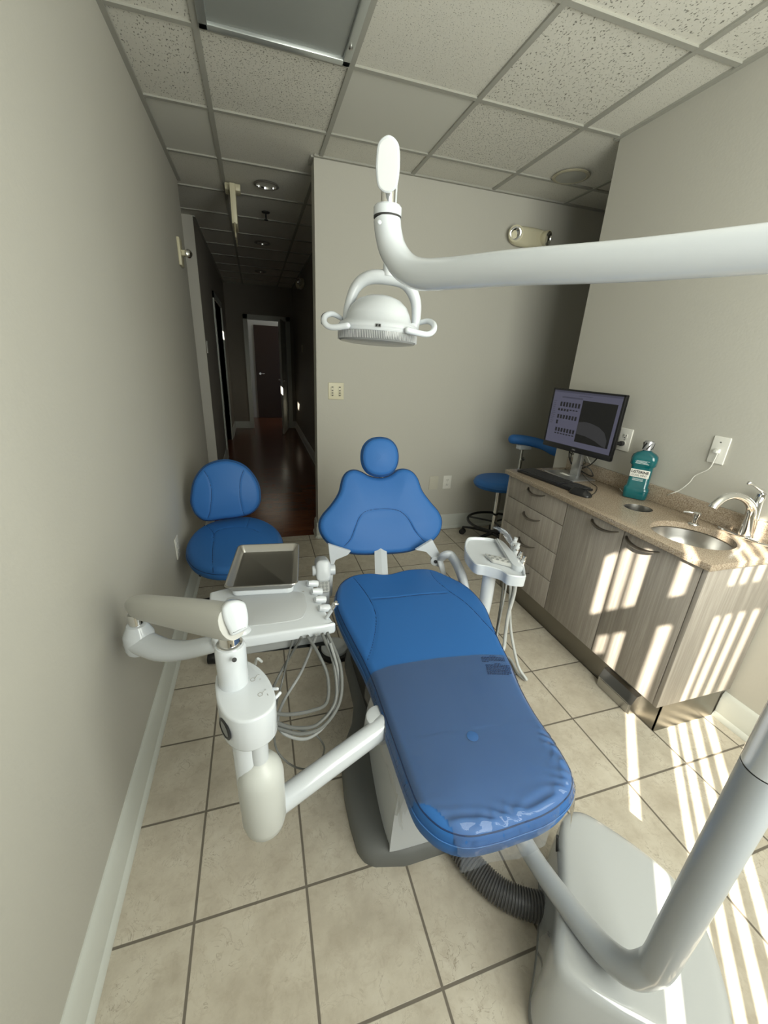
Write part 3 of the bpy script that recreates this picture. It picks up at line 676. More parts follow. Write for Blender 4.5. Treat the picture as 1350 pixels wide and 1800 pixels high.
# keyboard
ka, kb_, kc, kd = Pz(913, 829, CT + .012), Pz(934, 821, CT + .012), Pz(1034, 857, CT + .012), Pz(1021, 867, CT + .012)
kx = (kd - ka) + (kc - kb_); kx[2] = 0; KL = np.linalg.norm(kx) / 2; kx /= np.linalg.norm(kx); ctr = (ka + kb_ + kc + kd) / 4; KW = .135
Mk = frame((ctr[0], ctr[1], CT), kx, (0, 0, 1))
kbd = thing('keyboard', 'black full-size keyboard on the counter along its front edge', 'keyboard', (ctr[0], ctr[1], CT))
mk('case', xf(box(-KL / 2, KL / 2, -KW / 2, KW / 2, .0005, .014, .004), Mk), BLACK, kbd)
KEY = mat('key_black', (.03, .03, .032), .4); K_ = []
nx = 21
for r_ in range(6):
    for k in range(nx):
        if r_ == 0 and 3 < k < 10: 
            if k > 4: continue
            x0_, x1_ = 4 * KL * .96 / nx, 10 * KL * .96 / nx
        else: x0_, x1_ = k * KL * .96 / nx, (k + 1) * KL * .96 / nx
        if k in (15,) and r_ < 6: continue
        yb_ = -KW / 2 + .008 + r_ * (KW - .016) / 6
        K_.append(box(-KL * .48 + x0_ + .001, -KL * .48 + x1_ - .001, yb_ + .001, yb_ + (KW - .016) / 6 - .002, .0135, .019, .0))
kk = mk('keys', xf(join(*K_), Mk), KEY, kbd, smooth=False); kk['kind'] = 'stuff'
# mouse
mp = Pz(1020, 870, CT); Mm = frame((mp[0], mp[1], CT), Px(1038, 873, mp[0])[:3] * 0 + np.array([.35, -1, 0]), (0, 0, 1))
ms = thing('computer_mouse', 'black computer mouse at the near end of the keyboard', 'mouse', (mp[0], mp[1], CT))
O = resample(spline([(-.056, 0), (-.045, .026), (0, .030), (.045, .025), (.056, 0), (.045, -.025), (0, -.030), (-.045, -.026)], 6, True), 40)
V = []; F = []; L = [(0, .001), (-.002, .008), (.002, .018), (.008, .025), (.016, .031), (.024, .034)]
for i_, (d_, z_) in enumerate(L):
    for p_ in inset(O, d_): V.append((p_[0], p_[1], z_ - (.006 if p_[0] > .03 and i_ > 1 else 0)))
for i_ in range(5):
    for k in range(40): F.append((i_ * 40 + k, i_ * 40 + (k + 1) % 40, i_ * 40 + 40 + (k + 1) % 40, i_ * 40 + 40 + k))
F.append(list(range(40))); F.append([200 + k for k in range(40)])
mk('shell', xf((V, F), Mm), BLACK, ms, auto=70)
mk('scroll_wheel', xf(cyl((.03, -.003, .027), (.03, .003, .027), .008, 16), Mm), KEY, ms)
# cables
zc_ = CT + .003
mk('mouse_cable', tube([Pz(1037, 872, zc_ + .01), Pz(1046, 866, zc_), Pz(1049, 856, zc_), Pz(1038, 848, zc_), Pz(1025, 835, zc_ + .02), Pz(1020, 822, zc_ + .04), (stx + .02, sty - .04, .93), (stx + .03, sty, .95)], .0016, 8), RUBBER, label='thin black mouse cable curling over the monitor stand base', cat='cable')
mk('white_cable', tube([(stx - .01, sty - .02, 1.02), Pd(1038, 815, 2.42), Pz(1046, 829, CT + .03), Pz(1060, 842, zc_), Pz(1082, 851, zc_), Pz(1097, 866, zc_), Pz(1115, 866, zc_), Pz(1141, 874, zc_), Pz(1162, 876, zc_), Px(1176, 869, XR - .03), Px(1194, 862, XR - .022), Px(1212, 848, XR - .016), Px(1222, 836, XR - .014), Px(1246, 824, XR - .014), Px(1256, 808, XR - .015), Px(1261, 797, XR - .016), Px(1264, 792, XR - .010)], .0022, 8), mat('cable_white', (.72, .71, .67), .4), label='thin white network cable from the monitor to the wall jack', cat='cable')
mk('network_plug', box(XR - .028, XR - .012, NET[1] - .008, NET[1] + .008, NET[2] - .012, NET[2] + .001, .002), mat('clear_plug', (.6, .6, .57), .2), label='small clear plug in the white wall jack plate', cat='plug')
pc = np.array([XR, OUT_R[1] + 0.0, OUT_R[2] - .0205])
pk = thing('power_cord', 'black power plug and cord from the wall outlet behind the monitor', 'cord', pc)
mk('plug', join(cyl(pc + [-.0085, 0, 0], pc + [-.03, 0, 0], .013, 20, .003), tube([pc + [-.022, .0, 0], pc + [-.032, .02, -.003], pc + [-.03, .045, -.005]], [.011, .009, .005], 12)), RUBBER, pk)
mk('cord', tube([pc + [-.03, .04, -.005], (XR - .03, pc[1] + .10, pc[2] - .07), (XR - .05, sty - .06, .92), (XR - .06, sty + .04, .86), (stx + .06, sty + .09, .87), (stx + .02, sty + .10, .93), (stx + .0, sty + .09, 1.02)], .0035, 10), RUBBER, pk)
mk('tangled_cord', tube([(stx + .03, sty + .02, 1.06), (stx + .01, sty + .07, .97), (stx + .0, sty + .05, .90), (stx + .0, sty - .02, .91), (stx + .03, sty - .07, .90), (stx + .05, sty - .09, .86), (stx + .065, sty - .03, .85), (stx + .05, sty + .05, .88), (stx + .03, sty + .03, .95), (stx + .02, sty - .01, 1.0), (stx + .03, sty + .1, .95), (stx + .04, sty + .15, 1.02)], .003, 8), RUBBER, label='black monitor cords tangled behind the silver stand', cat='cord')
mk('paper_slip', box(*(lambda p_: (p_[0] - .012, p_[0] + .012, p_[1] - .03, p_[1] + .03, CT + .0095, CT + .0105))(Pz(992, 836, CT))), PORC, label='small white sticker on the monitor stand base', cat='sticker', smooth=False)
# mouthwash
bp_ = Pz(1114, 875, CT); bd = np.array([CAM[0] - bp_[0], CAM[1] - bp_[1], 0]); bd /= np.linalg.norm(bd)
bzx = np.array([-bd[1], bd[0], 0]); Mb = Matrix([[bzx[i], -bd[i], (0, 0, 1)[i], (bp_[0], bp_[1], CT)[i]] for i in range(3)] + [[0, 0, 0, 1]]) @ Matrix.Rotation(math.radians(-8), 4, 'Z')
bt = thing('mouthwash_bottle', 'teal mouthwash bottle with black-and-silver cap and white label', 'bottle', (bp_[0], bp_[1], CT))
def rsec(secs, M, n=6):
    V = []; F = []; N = 4 * (n + 1)
    for (w1, w2, r_, z_) in secs:
        for p_ in rrect(w1, w2, r_, n): V.append((p_[0], p_[1], z_))
    for i_ in range(len(secs) - 1):
        for k in range(N): F.append((i_ * N + k, i_ * N + (k + 1) % N, (i_ + 1) * N + (k + 1) % N, (i_ + 1) * N + k))
    F.append(list(range(N))); F.append([(len(secs) - 1) * N + k for k in range(N)])
    return xf((V, F), M)
q8 = 1.06
secs = [(.094, .050, .018, .001), (.106, .062, .022, .006), (.108, .064, .022, .05), (.104, .060, .022, .056), (.092, .052, .018, .062), (.090, .050, .018, .15), (.094, .054, .02, .162), (.108, .064, .022, .170), (.110, .066, .024, .200), (.104, .062, .026, .214), (.08, .05, .024, .226), (.05, .042, .018, .233), (.036, .036, .0175, .238)]
secs = [(a * q8, b_ * q8, c_ * q8, z_ * q8) for a, b_, c_, z_ in secs]
mk('bottle_body', rsec(secs, Mb), mat('teal_liquid', (.002, .075, .09), .1, coat=.6, noise=(9, (.004, .11, .125))), bt, auto=60)
mk('cap', xf(join(lathe([(.017, .236 * q8), (.0215, .24 * q8), (.0215, .276 * q8), (.019, .282 * q8)], 32), *[tube([(.0215 * math.cos(a + s_ * .9), .0215 * math.sin(a + s_ * .9), (.242 + .033 * s_) * q8) for s_ in (0, .33, .66, 1)], .0014, 5, 3) for a in np.linspace(0, 2 * PI, 9)[:-1]]), Mb), mat('cap_silver', (.45, .45, .47), .3, .7), bt)
mk('cap_band', xf(join(*[tube([(.0222 * math.cos(a + s_ * .9), .0222 * math.sin(a + s_ * .9), (.244 + .03 * s_) * q8) for s_ in (0, .33, .66, 1)], .003, 5, 3) for a in np.linspace(.4, 2 * PI + .4, 7)[:-1]]), Mb), BLACK, bt)
mk('label', xf(box(-.043, .043, -.0305, -.027, .116, .156, .001), Mb), PORC, bt)
Mt = Mb @ Matrix.Rotation(PI / 2, 4, 'X')
mk('lettering', join(textmesh('LISTERINE', .0185, Mt @ Matrix.Translation((0, .143, .0308)), .0003, .0006, .95), textmesh('COOL MINT', .013, Mt @ Matrix.Translation((0, .1265, .0308)), .0003, 0, .95)), BLACK, bt, smooth=False)
LW = mat('label_white_print', (.6, .7, .7), .5)
mk('fine_print', xf(join(*[box(-.032 + .004 * (k % 2), .030 - .006 * (k % 3), -.0358, -.0350, z_, z_ + .0016) for k, z_ in enumerate((.187, .1915, .196, .2005))], *[box(-.026, .022, -.0282, -.0262, z_, z_ + .0014) for z_ in (.098, .103, .108)]), Mb), LW, bt, smooth=False)
# ------------------------------------------------------------------ dental chair
AX = np.array([.08, 1., 0]); AX /= np.linalg.norm(AX); XX = np.array([AX[1], -AX[0], 0])
def on_axis(y): return .485 + (y - .53) * .08
ch = thing('dental_chair', 'blue vinyl dental patient chair with white arms on a grey floor base', 'dental chair', (.52, 1.1, 0))
Ms = frame((.52, 1.0, .50), XX, (0, 0, 1))
cs = lambda a, b: (560 + a / 2.8125, 980 + b / 2.8125)
seat_px = [cs(*p) for p in [(88, 165), (82, 230), (110, 310), (165, 420), (222, 530), (268, 640), (320, 790), (375, 950), (428, 1100), (478, 1225), (535, 1300), (620, 1365), (740, 1398), (880, 1375), (1000, 1335), (1120, 1290), (1215, 1225), (1262, 1150), (1250, 1050), (1160, 900), (1065, 760), (1000, 640), (950, 520), (905, 430), (865, 340), (822, 240), (740, 150), (640, 95), (550, 62), (440, 62), (340, 82), (250, 80), (170, 92), (115, 122)]]
seat_o = [toloc(Ms, u, v, -.012) for u, v in seat_px]
seams = [[(168, 92), (235, 185), (275, 262), (284, 330), (268, 430), (243, 503)], [(552, 66), (575, 110), (640, 168), (730, 232), (850, 350), (884, 378)], [(262, 213), (360, 205), (500, 190), (636, 182)]]
sg = [[toloc(Ms, *cs(*p)) for p in s_] for s_ in seams]
def seat_extra(P):
    return .012 * np.exp(-((P[:, 0]) / .28) ** 2) * 0 - .010 * np.exp(-(P[:, 0] / .12) ** 2 - ((P[:, 1] - .50) / .10) ** 2)
SEAT = Cushion(seat_o, Ms, .088, .026, .010, sg, .004, .0035, ((-.0, -.34), (.02, .36)), 240, 44, .07, seat_extra)
so_ = mk('seat', SEAT.mesh(), BLUE, ch, auto=80)
mk('seam', SEAT.seams(), BLUE_S, so_); mk('piping', SEAT.piping(.006, .0018, .0), BLUE_S, so_)
O = inset(SEAT.O, -.0035); ring = [tuple(Ms @ Vector((p[0], p[1], -.034))) for p in O]
mk('stitching', tube(ring + ring[:1], .0012, 5, sm=False, cap=False), BLUE_T, so_)
# backrest
lean = math.radians(24); nb = np.array([-AX[0] * math.cos(lean), -AX[1] * math.cos(lean), math.sin(lean)])
Mbk = frame((on_axis(1.80), 1.80, .70), XX, nb)
cb = lambda a, b: (540 + a / 4.5, 750 + b / 4.5)
back_px = [(345, 1002), (210, 955), (125, 870), (96, 785), (120, 705), (195, 615), (255, 520), (285, 405), (325, 350), (380, 334), (440, 350), (505, 382), (590, 395), (665, 375), (720, 337), (780, 326), (840, 348), (885, 405), (920, 500), (985, 592), (1050, 672), (1076, 750), (1056, 840), (995, 910), (895, 963), (780, 995), (600, 1008), (450, 1012)]
bo = [toloc(Mbk, *cb(*p)) for p in back_px]
bs = [[(285, 952), (340, 892), (380, 792), (410, 722), (462, 672), (560, 650), (660, 650), (740, 672), (800, 732), (850, 822), (900, 882), (940, 915)]]
BACK = Cushion(bo, Mbk, .062, .024, .016, [[toloc(Mbk, *cb(*p)) for p in s_] for s_ in bs], .004, .0035, ((-.12, -.03), (.12, -.03)), 220, 36, .08, lambda P: -.022 * np.exp(-(P[:, 0] / .16) ** 2) * np.clip((P[:, 1] + .2) / .2, 0, 1))
bk = mk('backrest', BACK.mesh(), BLUE, ch, auto=80)
mk('seam', BACK.seams(), BLUE_S, bk); mk('piping', BACK.piping(.004, .0018), BLUE_S, bk)
mk('back_shell', slab(inset(BACK.O, .012), -.085, -.058, .01, 3, Mbk), PLASTIC, bk)
# headrest
lh = math.radians(16); nh = np.array([-AX[0] * math.cos(lh), -AX[1] * math.cos(lh), math.sin(lh)])
Mh = frame((on_axis(1.885), 1.885, .985), XX, nh)
hp = []
for a in np.linspace(0, 2 * PI, 17)[:-1]:
    c_, s_ = math.cos(a), math.sin(a); e = 2.25
    hp.append(toloc(Mh, 540 + (581 + 148 * np.sign(c_) * abs(c_) ** (2 / e)) / 4.5, 750 + (238 - 156 * np.sign(s_) * abs(s_) ** (2 / e)) / 4.5))
HEAD = Cushion(hp, Mh, .05, .022, .018, [], axis=(np.mean(hp, 0), np.mean(hp, 0) + .001), N=120, K=18, D=.06)
hd = mk('headrest', HEAD.mesh(), BLUE, ch, auto=80); mk('piping', HEAD.piping(.006, .0014), BLUE_S, hd)
hb = [Mh @ Vector((0, 0, -.06)), Mh @ Vector((0, -.06, -.075)), Mbk @ Vector((0, .15, -.08)), Mbk @ Vector((0, .05, -.085))]
mk('headrest_bracket', tube([tuple(v) for v in hb], [.02, .022, .022, .02], 12, sy=.4), PLASTIC, ch)
# link between seat and backrest
pa = Py(669, 968, 1.74); pb = Py(671, 1014, 1.60)
mk('hinge_link', tube([pa + [0, .03, .02], pa, pb, pb + [0, -.12, -.05]], .032, 4, sm=False, sy=.35), PLASTIC, ch)
# brackets and arms
def plate_y(pxs, Y, th=.014):
    P = [Py(*cb(*p), Y) for p in pxs]; N = len(P); V = [p for p in P] + [p + [0, th, 0] for p in P]
    return V, [list(range(N)), list(range(N, 2 * N))[::-1]] + [(k, (k + 1) % N, N + (k + 1) % N, N + k) for k in range(N)]
mk('side_bracket', plate_y([(168, 930), (175, 1000), (185, 1080), (190, 1170), (212, 1170), (212, 1090), (225, 1055), (320, 1015), (345, 985)], 1.70), PLASTIC, ch)
mk('side_bracket', plate_y([(860, 975), (940, 990), (985, 1035), (1000, 1095), (1040, 1110), (1055, 1080), (1050, 1010), (1020, 950), (990, 895)], 1.66), PLASTIC, ch)
pvR = Py(*cb(1018, 1058), 1.66); pvL = Py(*cb(190, 1120), 1.66)
mk('pivot', cyl(pvR - XX * .006 - AX * .012, pvR + XX * .0 - AX * .0 + AX * .01, .026, 24, .004), PLASTIC, ch)
mk('pivot_bolt', cyl(pvR - AX * .016 - XX * .006, pvR - AX * .01 - XX * .006, .009, 16), DARK, ch)
mk('arm_post', tube([Py(*cb(1050, 1060), 1.64), Py(*cb(1065, 1110), 1.62), Pz(*cb(1082, 1180), .42)], .016, 10, sy=.6), PLASTIC, ch)
mk('arm_post', tube([pvL, Py(*cb(183, 1200), 1.64), Pz(*cb(180, 1330), .38)], .012, 10), PLASTIC, ch)
ar = [Py(*cb(1062, 1050), 1.64), Pz(*cb(1092, 1015), .555), Pz(*cb(1135, 1020), .555), Pz(*cb(1182, 1085), .53), Pz(*cb(1222, 1180), .50), Pz(*cb(1250, 1290), .455), Pz(*cb(1265, 1360), .42)]
mk('armrest', tube(ar, [.020, .030, .034, .036, .037, .034, .024], 16, 8, sy=.6, rnd=True), PLASTIC, ch)
al = Py(*cb(125, 1135), 1.60)
mk('armrest', xf(join(slab(rrect(.066, .10, .024, 6), -.13, .035, .014, 4)), frame(al, XX, -AX * .94 + np.array([0, 0, .34]))), PLASTIC, ch)
mk('pivot', cyl(al - XX * .048, al + XX * .055, .024, 20, .003), PLASTIC, ch)
kp = Py(568, 1031, 1.54); Mkp = frame(kp, XX, (0, -.62, .78))
kd_ = mk('control_keypad', slab(rrect(.056, .052, .008), -.012, 0, .003, 2, Mkp), mat('keypad_grey', (.40, .41, .41), .4), ch)
BT = []
for k in range(3):
    for r_ in range(3): BT.append(xf(lathe([(.0065, 0), (.0065, .0015), (.004, .002)], 12), Mkp @ Matrix.Translation((-.016 + .016 * k, -.015 + .015 * r_, 0))))
mk('button', join(*BT), GREYPL, kd_)
mk('keypad_mount', box(kp[0] - .02, kp[0] + .03, kp[1], kp[1] + .02, .36, kp[2] - .01, .006), PLASTIC, ch)
# base: grey floor plate and white cover
def mirror(L, add=0):
    out = []
    for x_, y_ in L[::-1]:
        d = x_ - on_axis(y_); out.append((on_axis(y_) - d * 1.0 + add, y_))
    return out
c3 = lambda a, b: (580 + a / 3.9125, 1100 + b / 3.9125)
bpx = [(100, 285), (128, 400), (162, 560), (150, 690), (108, 800), (78, 980), (98, 1200), (140, 1400), (190, 1570), (235, 1630), (300, 1662), (520, 1655), (800, 1618)]
bl = [tuple(Pz(*c3(*p), 0)[:2]) for p in bpx]
front_end = bl[-1]
left = bl[:-1]
half = [p for p in left if p[0] < on_axis(p[1])]
right = [(on_axis(y_) + min(.215, abs(on_axis(y_) - x_)), y_) for x_, y_ in half[::-1]]
rear = [(.36, 1.66), (.62, 1.70), (.78, 1.62)]
BO = resample(half + right + rear[::-1], 160)
def plate_rings(O, prof):
    V = []; F = []; N = len(O)
    for d, z_ in prof:
        for p_ in inset(O, d): V.append((p_[0], p_[1], z_))
    for i_ in range(len(prof) - 1):
        for k in range(N): F.append((i_ * N + k, i_ * N + (k + 1) % N, (i_ + 1) * N + (k + 1) % N, (i_ + 1) * N + k))
    F.append(list(range(N))); F.append([(len(prof) - 1) * N + k for k in range(N)])
    return V, F
mk('floor_base', plate_rings(BO, [(0, 0), (0, .012), (.004, .03), (.012, .042), (.025, .05), (.055, .056), (.065, .055)]), BASEGREY, ch)
cpx = [(262, 700), (272, 880), (305, 1090), (345, 1290), (385, 1440), (415, 1505), (470, 1538), (540, 1542), (690, 1518)]
cl = [tuple(Pz(*c3(*p), .055)[:2]) for p in cpx]
hl = cl[:-2]; rr_ = [(on_axis(y_) + min(.17, abs(on_axis(y_) - x_)), y_) for x_, y_ in hl[::-1]]
CO = resample(spline(hl + rr_, 4, True), 120)
mk('base_cover', plate_rings(CO, [(0, .05), (.004, .10), (.015, .20), (.03, .27), (.055, .31), (.08, .325)]), PLASTIC, ch)
mk('lift_column', join(box(.40, .60, .80, 1.5, .30, .405, .02), box(.30, .82, 1.15, 1.5, .385, .412, .008), box(.36, .64, .62, 1.2, .385, .412, .008)), BLACK, ch)
mk('lift_linkage', join(box(.36, .70, 1.16, 1.56, .05, .30, .02)), DARK, ch)

# clear plastic cover over the lower seat
def film():
    pe = [toloc(Ms, *cs(*p)) for p in [(243, 578), (345, 548), (600, 510), (800, 492), (940, 486)]]
    nu, nv = 120, 210; V = []; F = []
    A = np.array(pe); 
    def top(x_): 
        return np.interp(x_, A[:, 0], A[:, 1])
    xs = np.linspace(-.325, .33, nu); pts = []; idx = {}
    rng_ = np.random.RandomState(3)
    P2 = []
    for j in range(nv):
        for i_ in range(nu):
            x_ = xs[i_]; y_ = top(min(max(x_, A[0, 0]), A[-1, 0])) * (1 - j / (nv - 1)) + (-.615) * (j / (nv - 1)); P2.append((x_, y_))
    P2 = np.array(P2); O = SEAT.O
    # inside test
    def inside(P):
        r_ = np.zeros(len(P), bool); X, Y = O[:, 0], O[:, 1]; X2, Y2 = np.roll(X, -1), np.roll(Y, -1)
        for a, b_, c_, d_ in zip(X, Y, X2, Y2):
            cnd = ((b_ > P[:, 1]) != (d_ > P[:, 1])) & (P[:, 0] < (c_ - a) * (P[:, 1] - b_) / (d_ - b_ + 1e-12) + a); r_ ^= cnd
        return r_
    ins = inside(P2); W3 = np.zeros((len(P2), 3))
    z_ = SEAT.h(P2[ins]); W3[ins] = np.column_stack([P2[ins], z_ + .0025])
    wr = lambda p_: .0011 * math.sin(p_[0] * 130 + p_[1] * 60) + .0011 * math.sin(p_[0] * 57 - p_[1] * 170)
    for k in np.where(~ins)[0]:
        p_ = P2[k]; d = np.linalg.norm(O - p_, axis=1); m_ = d.argmin(); q_ = O[m_]; dd = d[m_]
        n_ = p_ - q_; n_ = n_ / (np.linalg.norm(n_) + 1e-9)
        fl = .004 + .002 + .006 * min(dd / .05, 1) + max(0, dd - .09) * .30
        wv = .004 * math.sin(m_ * .55) * min(dd / .05, 1) if q_[1] < -.38 else .0015 * math.sin(m_ * .7) * min(dd / .05, 1)
        W3[k] = (*(q_ + n_ * (fl + wv)), -SEAT.r + .003 - dd + max(0, dd - .10) * .35)
    fr = np.where(ins & (P2[:, 1] < -.30))[0]
    Pf = P2[fr]; df_ = pdist(Pf, O, True); X_, Y_ = Pf[:, 0], Pf[:, 1]
    wt = np.exp(-((df_ - .018) / .026) ** 2) * np.clip((-.30 - Y_) / .06, 0, 1) * np.clip((X_ + .17) / .08, 0, 1)
    ph = 2.2 * np.sin(X_ * 31) + 1.6 * np.sin(Y_ * 47 + X_ * 19)
    W3[fr, 2] += wt * (.0022 + .0020 * np.sin(Y_ * 190 + X_ * 60 + ph) + .0012 * np.sin(X_ * 140 - Y_ * 120 + ph))
    W3[fr, 2] += .0006 * np.sin(X_ * 22 + Y_ * 9)
    for j in range(nv - 1):
        for i_ in range(nu - 1):
            q4 = [j * nu + i_, j * nu + i_ + 1, (j + 1) * nu + i_ + 1, (j + 1) * nu + i_]
            c_ = P2[q4].mean(0)
            dmin = np.linalg.norm(O - c_, axis=1).min() if not ins[q4].all() else 0
            if dmin > .075 and c_[1] > -.40: continue
            if np.linalg.norm(c_ - K1) < R1 or np.linalg.norm(c_ - K2) < R2_: continue
            if dmin > .10 and not (.04 < c_[0] < .16): continue
            F.append(q4)
    return xf((W3.tolist(), F), Ms)
K1 = np.array(toloc(Ms, 712, 1512)); R1 = np.linalg.norm(K1 - np.array(toloc(Ms, 778, 1436)))
K2 = np.array(toloc(Ms, 1040, 1450)); R2_ = np.linalg.norm(K2 - np.array(toloc(Ms, 996, 1402)))
CLEAR_=0
fm = bpy.data.materials.new('clear_film'); fm.use_nodes = True; nt = fm.node_tree; nt.nodes.clear()
out = nt.nodes.new('ShaderNodeOutputMaterial'); tr = nt.nodes.new('ShaderNodeBsdfTransparent'); gl = nt.nodes.new('ShaderNodeBsdfGlossy'); df = nt.nodes.new('ShaderNodeBsdfDiffuse')
gl.inputs['Roughness'].default_value = .07; df.inputs[0].default_value = (.42, .50, .64, 1)
fz = nt.nodes.new('ShaderNodeFresnel'); fz.inputs[0].default_value = 1.32
m1 = nt.nodes.new('ShaderNodeMixShader'); m2 = nt.nodes.new('ShaderNodeMixShader'); m1.inputs[0].default_value = .10
nt.links.new(tr.outputs[0], m1.inputs[1]); nt.links.new(df.outputs[0], m1.inputs[2]); nt.links.new(fz.outputs[0], m2.inputs[0]); nt.links.new(m1.outputs[0], m2.inputs[1]); nt.links.new(gl.outputs[0], m2.inputs[2]); nt.links.new(m2.outputs[0], out.inputs[0])
fc = thing('plastic_cover', 'clear plastic protective cover wrapped over the foot half of the blue chair seat', 'plastic cover', Ms @ Vector((0, -.2, -.05)))
mk('film', film(), fm, fc, auto=180)
PRN = []
def prn(a, b, x0_, x1_):
    p_ = toloc(Ms, *cs(a, b)); q_ = toloc(Ms, *cs(x1_, b - (x1_ - a) * .03)); return p_, q_
rs = random.Random(5)
for blk, (ya, yb_, xa_, xb_, n_) in enumerate([(500, 528, 800, 915, 5), (538, 590, 822, 945, 9)]):
    for k in range(n_):
        yy = ya + (yb_ - ya) * k / (n_ - 1); x0_ = xa_ + (yy - ya) * .22; x1_ = xb_ + (yy - ya) * .2
        if k == 0: x0_, x1_ = (x0_ + x1_) / 2 - 15, (x0_ + x1_) / 2 + 15
        if k == n_ - 1: x1_ = x0_ + (x1_ - x0_) * .3 if blk == 0 else x1_ - 15
        x_ = x0_
        while x_ < x1_:
            wl = rs.uniform(4, 13); p_ = toloc(Ms, *cs(x_, yy - (x_ - 800) * .03)); q_ = toloc(Ms, *cs(min(x_ + wl, x1_), yy - (x_ - 800) * .03))
            if abs(p_[0]) < .26 and np.linalg.norm(SEAT.O - np.array(q_), axis=1).min() > .004:
                h_ = float(SEAT.h(np.array([p_]))[0]); PRN.append(box(p_[0], q_[0], p_[1] - .0011, p_[1] + .0011, h_ + .0028, h_ + .0034))
            x_ += wl + 2.2
mk('warning_print', xf(join(*PRN), Ms), mat('print_navy', (.01, .02, .06), .5), fc, smooth=False)
mk('knee_mark', xf(lathe([(.016, 0), (.015, .0003)], 20), Ms @ Matrix.Translation((*toloc(Ms, *cs(758, 900)), float(SEAT.h(np.array([toloc(Ms, *cs(758, 900))]))[0]) + .0028))), mat('film_spot', (.035, .11, .30), .5), fc)

# ------------------------------------------------------------------ dentist's instrument unit on the left
du = thing('instrument_unit', 'white over-the-chair instrument delivery unit with jointed arm and water bottle', 'dental unit', (.0, .62, .3))
PB = Pd(404, 1132, .88)                      # top of the collar
px_, py_ = PB[0], PB[1]; zt = PB[2] - .105   # top of the control box
mk('collar', lathe([(.031, zt - .01), (.033, zt), (.033, PB[2] - .008), (.030, PB[2]), (.026, PB[2])], 32, (px_, py_, 0)), WHITE, du)
mk('joint', cyl((px_, py_, PB[2] - .01), (px_, py_, PB[2] + .045), .0225, 28), CHROME, du)
mk('joint_ring', lathe([(.026, PB[2]), (.027, PB[2] + .004), (.023, PB[2] + .006)], 28, (px_, py_, 0)), CHROME, du)
mk('screw_hole', cyl(Pd(412, 1160, .843), Pd(412, 1160, .85), .005, 12), DARK, du)
c4 = lambda a, b: (350 + a / 4.737, 1020 + b / 4.737)
cb_px = [(158, 768), (140, 840), (143, 920), (160, 1010), (205, 1100), (290, 1160), (400, 1172), (520, 1130), (605, 1060), (632, 985), (612, 895), (560, 795), (490, 720), (415, 675), (385, 672), (330, 745), (240, 775)]
Ob = resample(spline([tuple(Pz(*c4(*p), zt)[:2]) for p in cb_px], 5, True), 120)
cbx = mk('control_box', slab(inset(Ob, -.002), zt - .088, zt, .006, 3), WHITE, du)
ICON = mat('icon_grey', (.36, .36, .35), .5)
IC = []
for (a, b, r_) in ((447, 828, 20), (510, 952, 20), (190, 890, 17), (508, 825, 7), (550, 912, 7)):
    p_ = Pz(*c4(a, b), zt); R_ = r_ / 4.737 / FPX * .95; IC.append(lathe([(R_, 0), (R_, .0006), (R_ * .75, .0006), (R_ * .75, 0)], 20, p_, cap=False))
for a, b, c_, d_ in ((465, 815, 480, 800), (478, 795, 503, 785), (525, 940, 540, 925), (568, 945, 575, 958), (215, 900, 235, 870), (228, 905, 236, 860)):
    IC.append(tube([Pz(*c4(a, b), zt + .0004), Pz(*c4(c_, d_), zt + .0004)], .0009, 6))
mk('icons', join(*IC), ICON, cbx)
def side_pt(u, v, guess):  # point on the control box side wall nearest to the camera ray
    return Pd(u, v, guess)
g0 = Pz(*c4(158, 1010), zt - .0); ctr2 = Ob.mean(0)
nrm = np.array([-1, -.55, 0]); nrm = nrm / np.linalg.norm(nrm)
k_ = ((Ob - ctr2) @ nrm[:2]).argmax(); gp = np.array([*Ob[k_], zt - .045])
mk('gauge_ring', lathe([(.024, -.001), (.025, .002), (.020, .004), (.018, .002)], 32, gp + nrm * .001, nrm, cap=False), BLACK, cbx)
mk('gauge_face', lathe([(.0185, 0), (.0185, .001)], 32, gp + nrm * .002, nrm), GREYPL, cbx)
for a, b, c_, d_ in ((600, 905, 650, 905), (628, 990, 672, 940)):
    p_ = Pz(*c4(a, b), zt - .012); q_ = Pz(*c4(c_, d_), zt - .010); mk('toggle_lever', tube([p_ - (q_ - p_) * .3, p_, q_], [.0035, .0035, .004], 10, rnd=True), WHITE, cbx)
# water bottle
bw = Pd(456, 1330, .90); bz = zt - .088; zb_ = Pd(462, 1508, .93)[2]
bx_, by_ = bw[0], bw[1]
BR = .051; zsh = bw[2] - .012
wb = mk('water_bottle', lathe([(.001, zb_ - .002), (.02, zb_), (.036, zb_ + .010), (.046, zb_ + .026), (BR, zb_ + .05), (BR, zsh - .045), (.047, zsh - .025), (.037, zsh - .008), (.024, zsh + .002), (.0185, zsh + .010), (.0185, bz + .001)], 48, (bx_, by_, 0)), mat('bottle_white', (.54, .555, .535), .38, spec=.5), du, auto=60)
mk('bottle_neck', lathe([(.020, zsh + .008), (.021, zsh + .03), (.021, bz + .004)], 32, (bx_, by_, 0)), PLASTIC, wb)
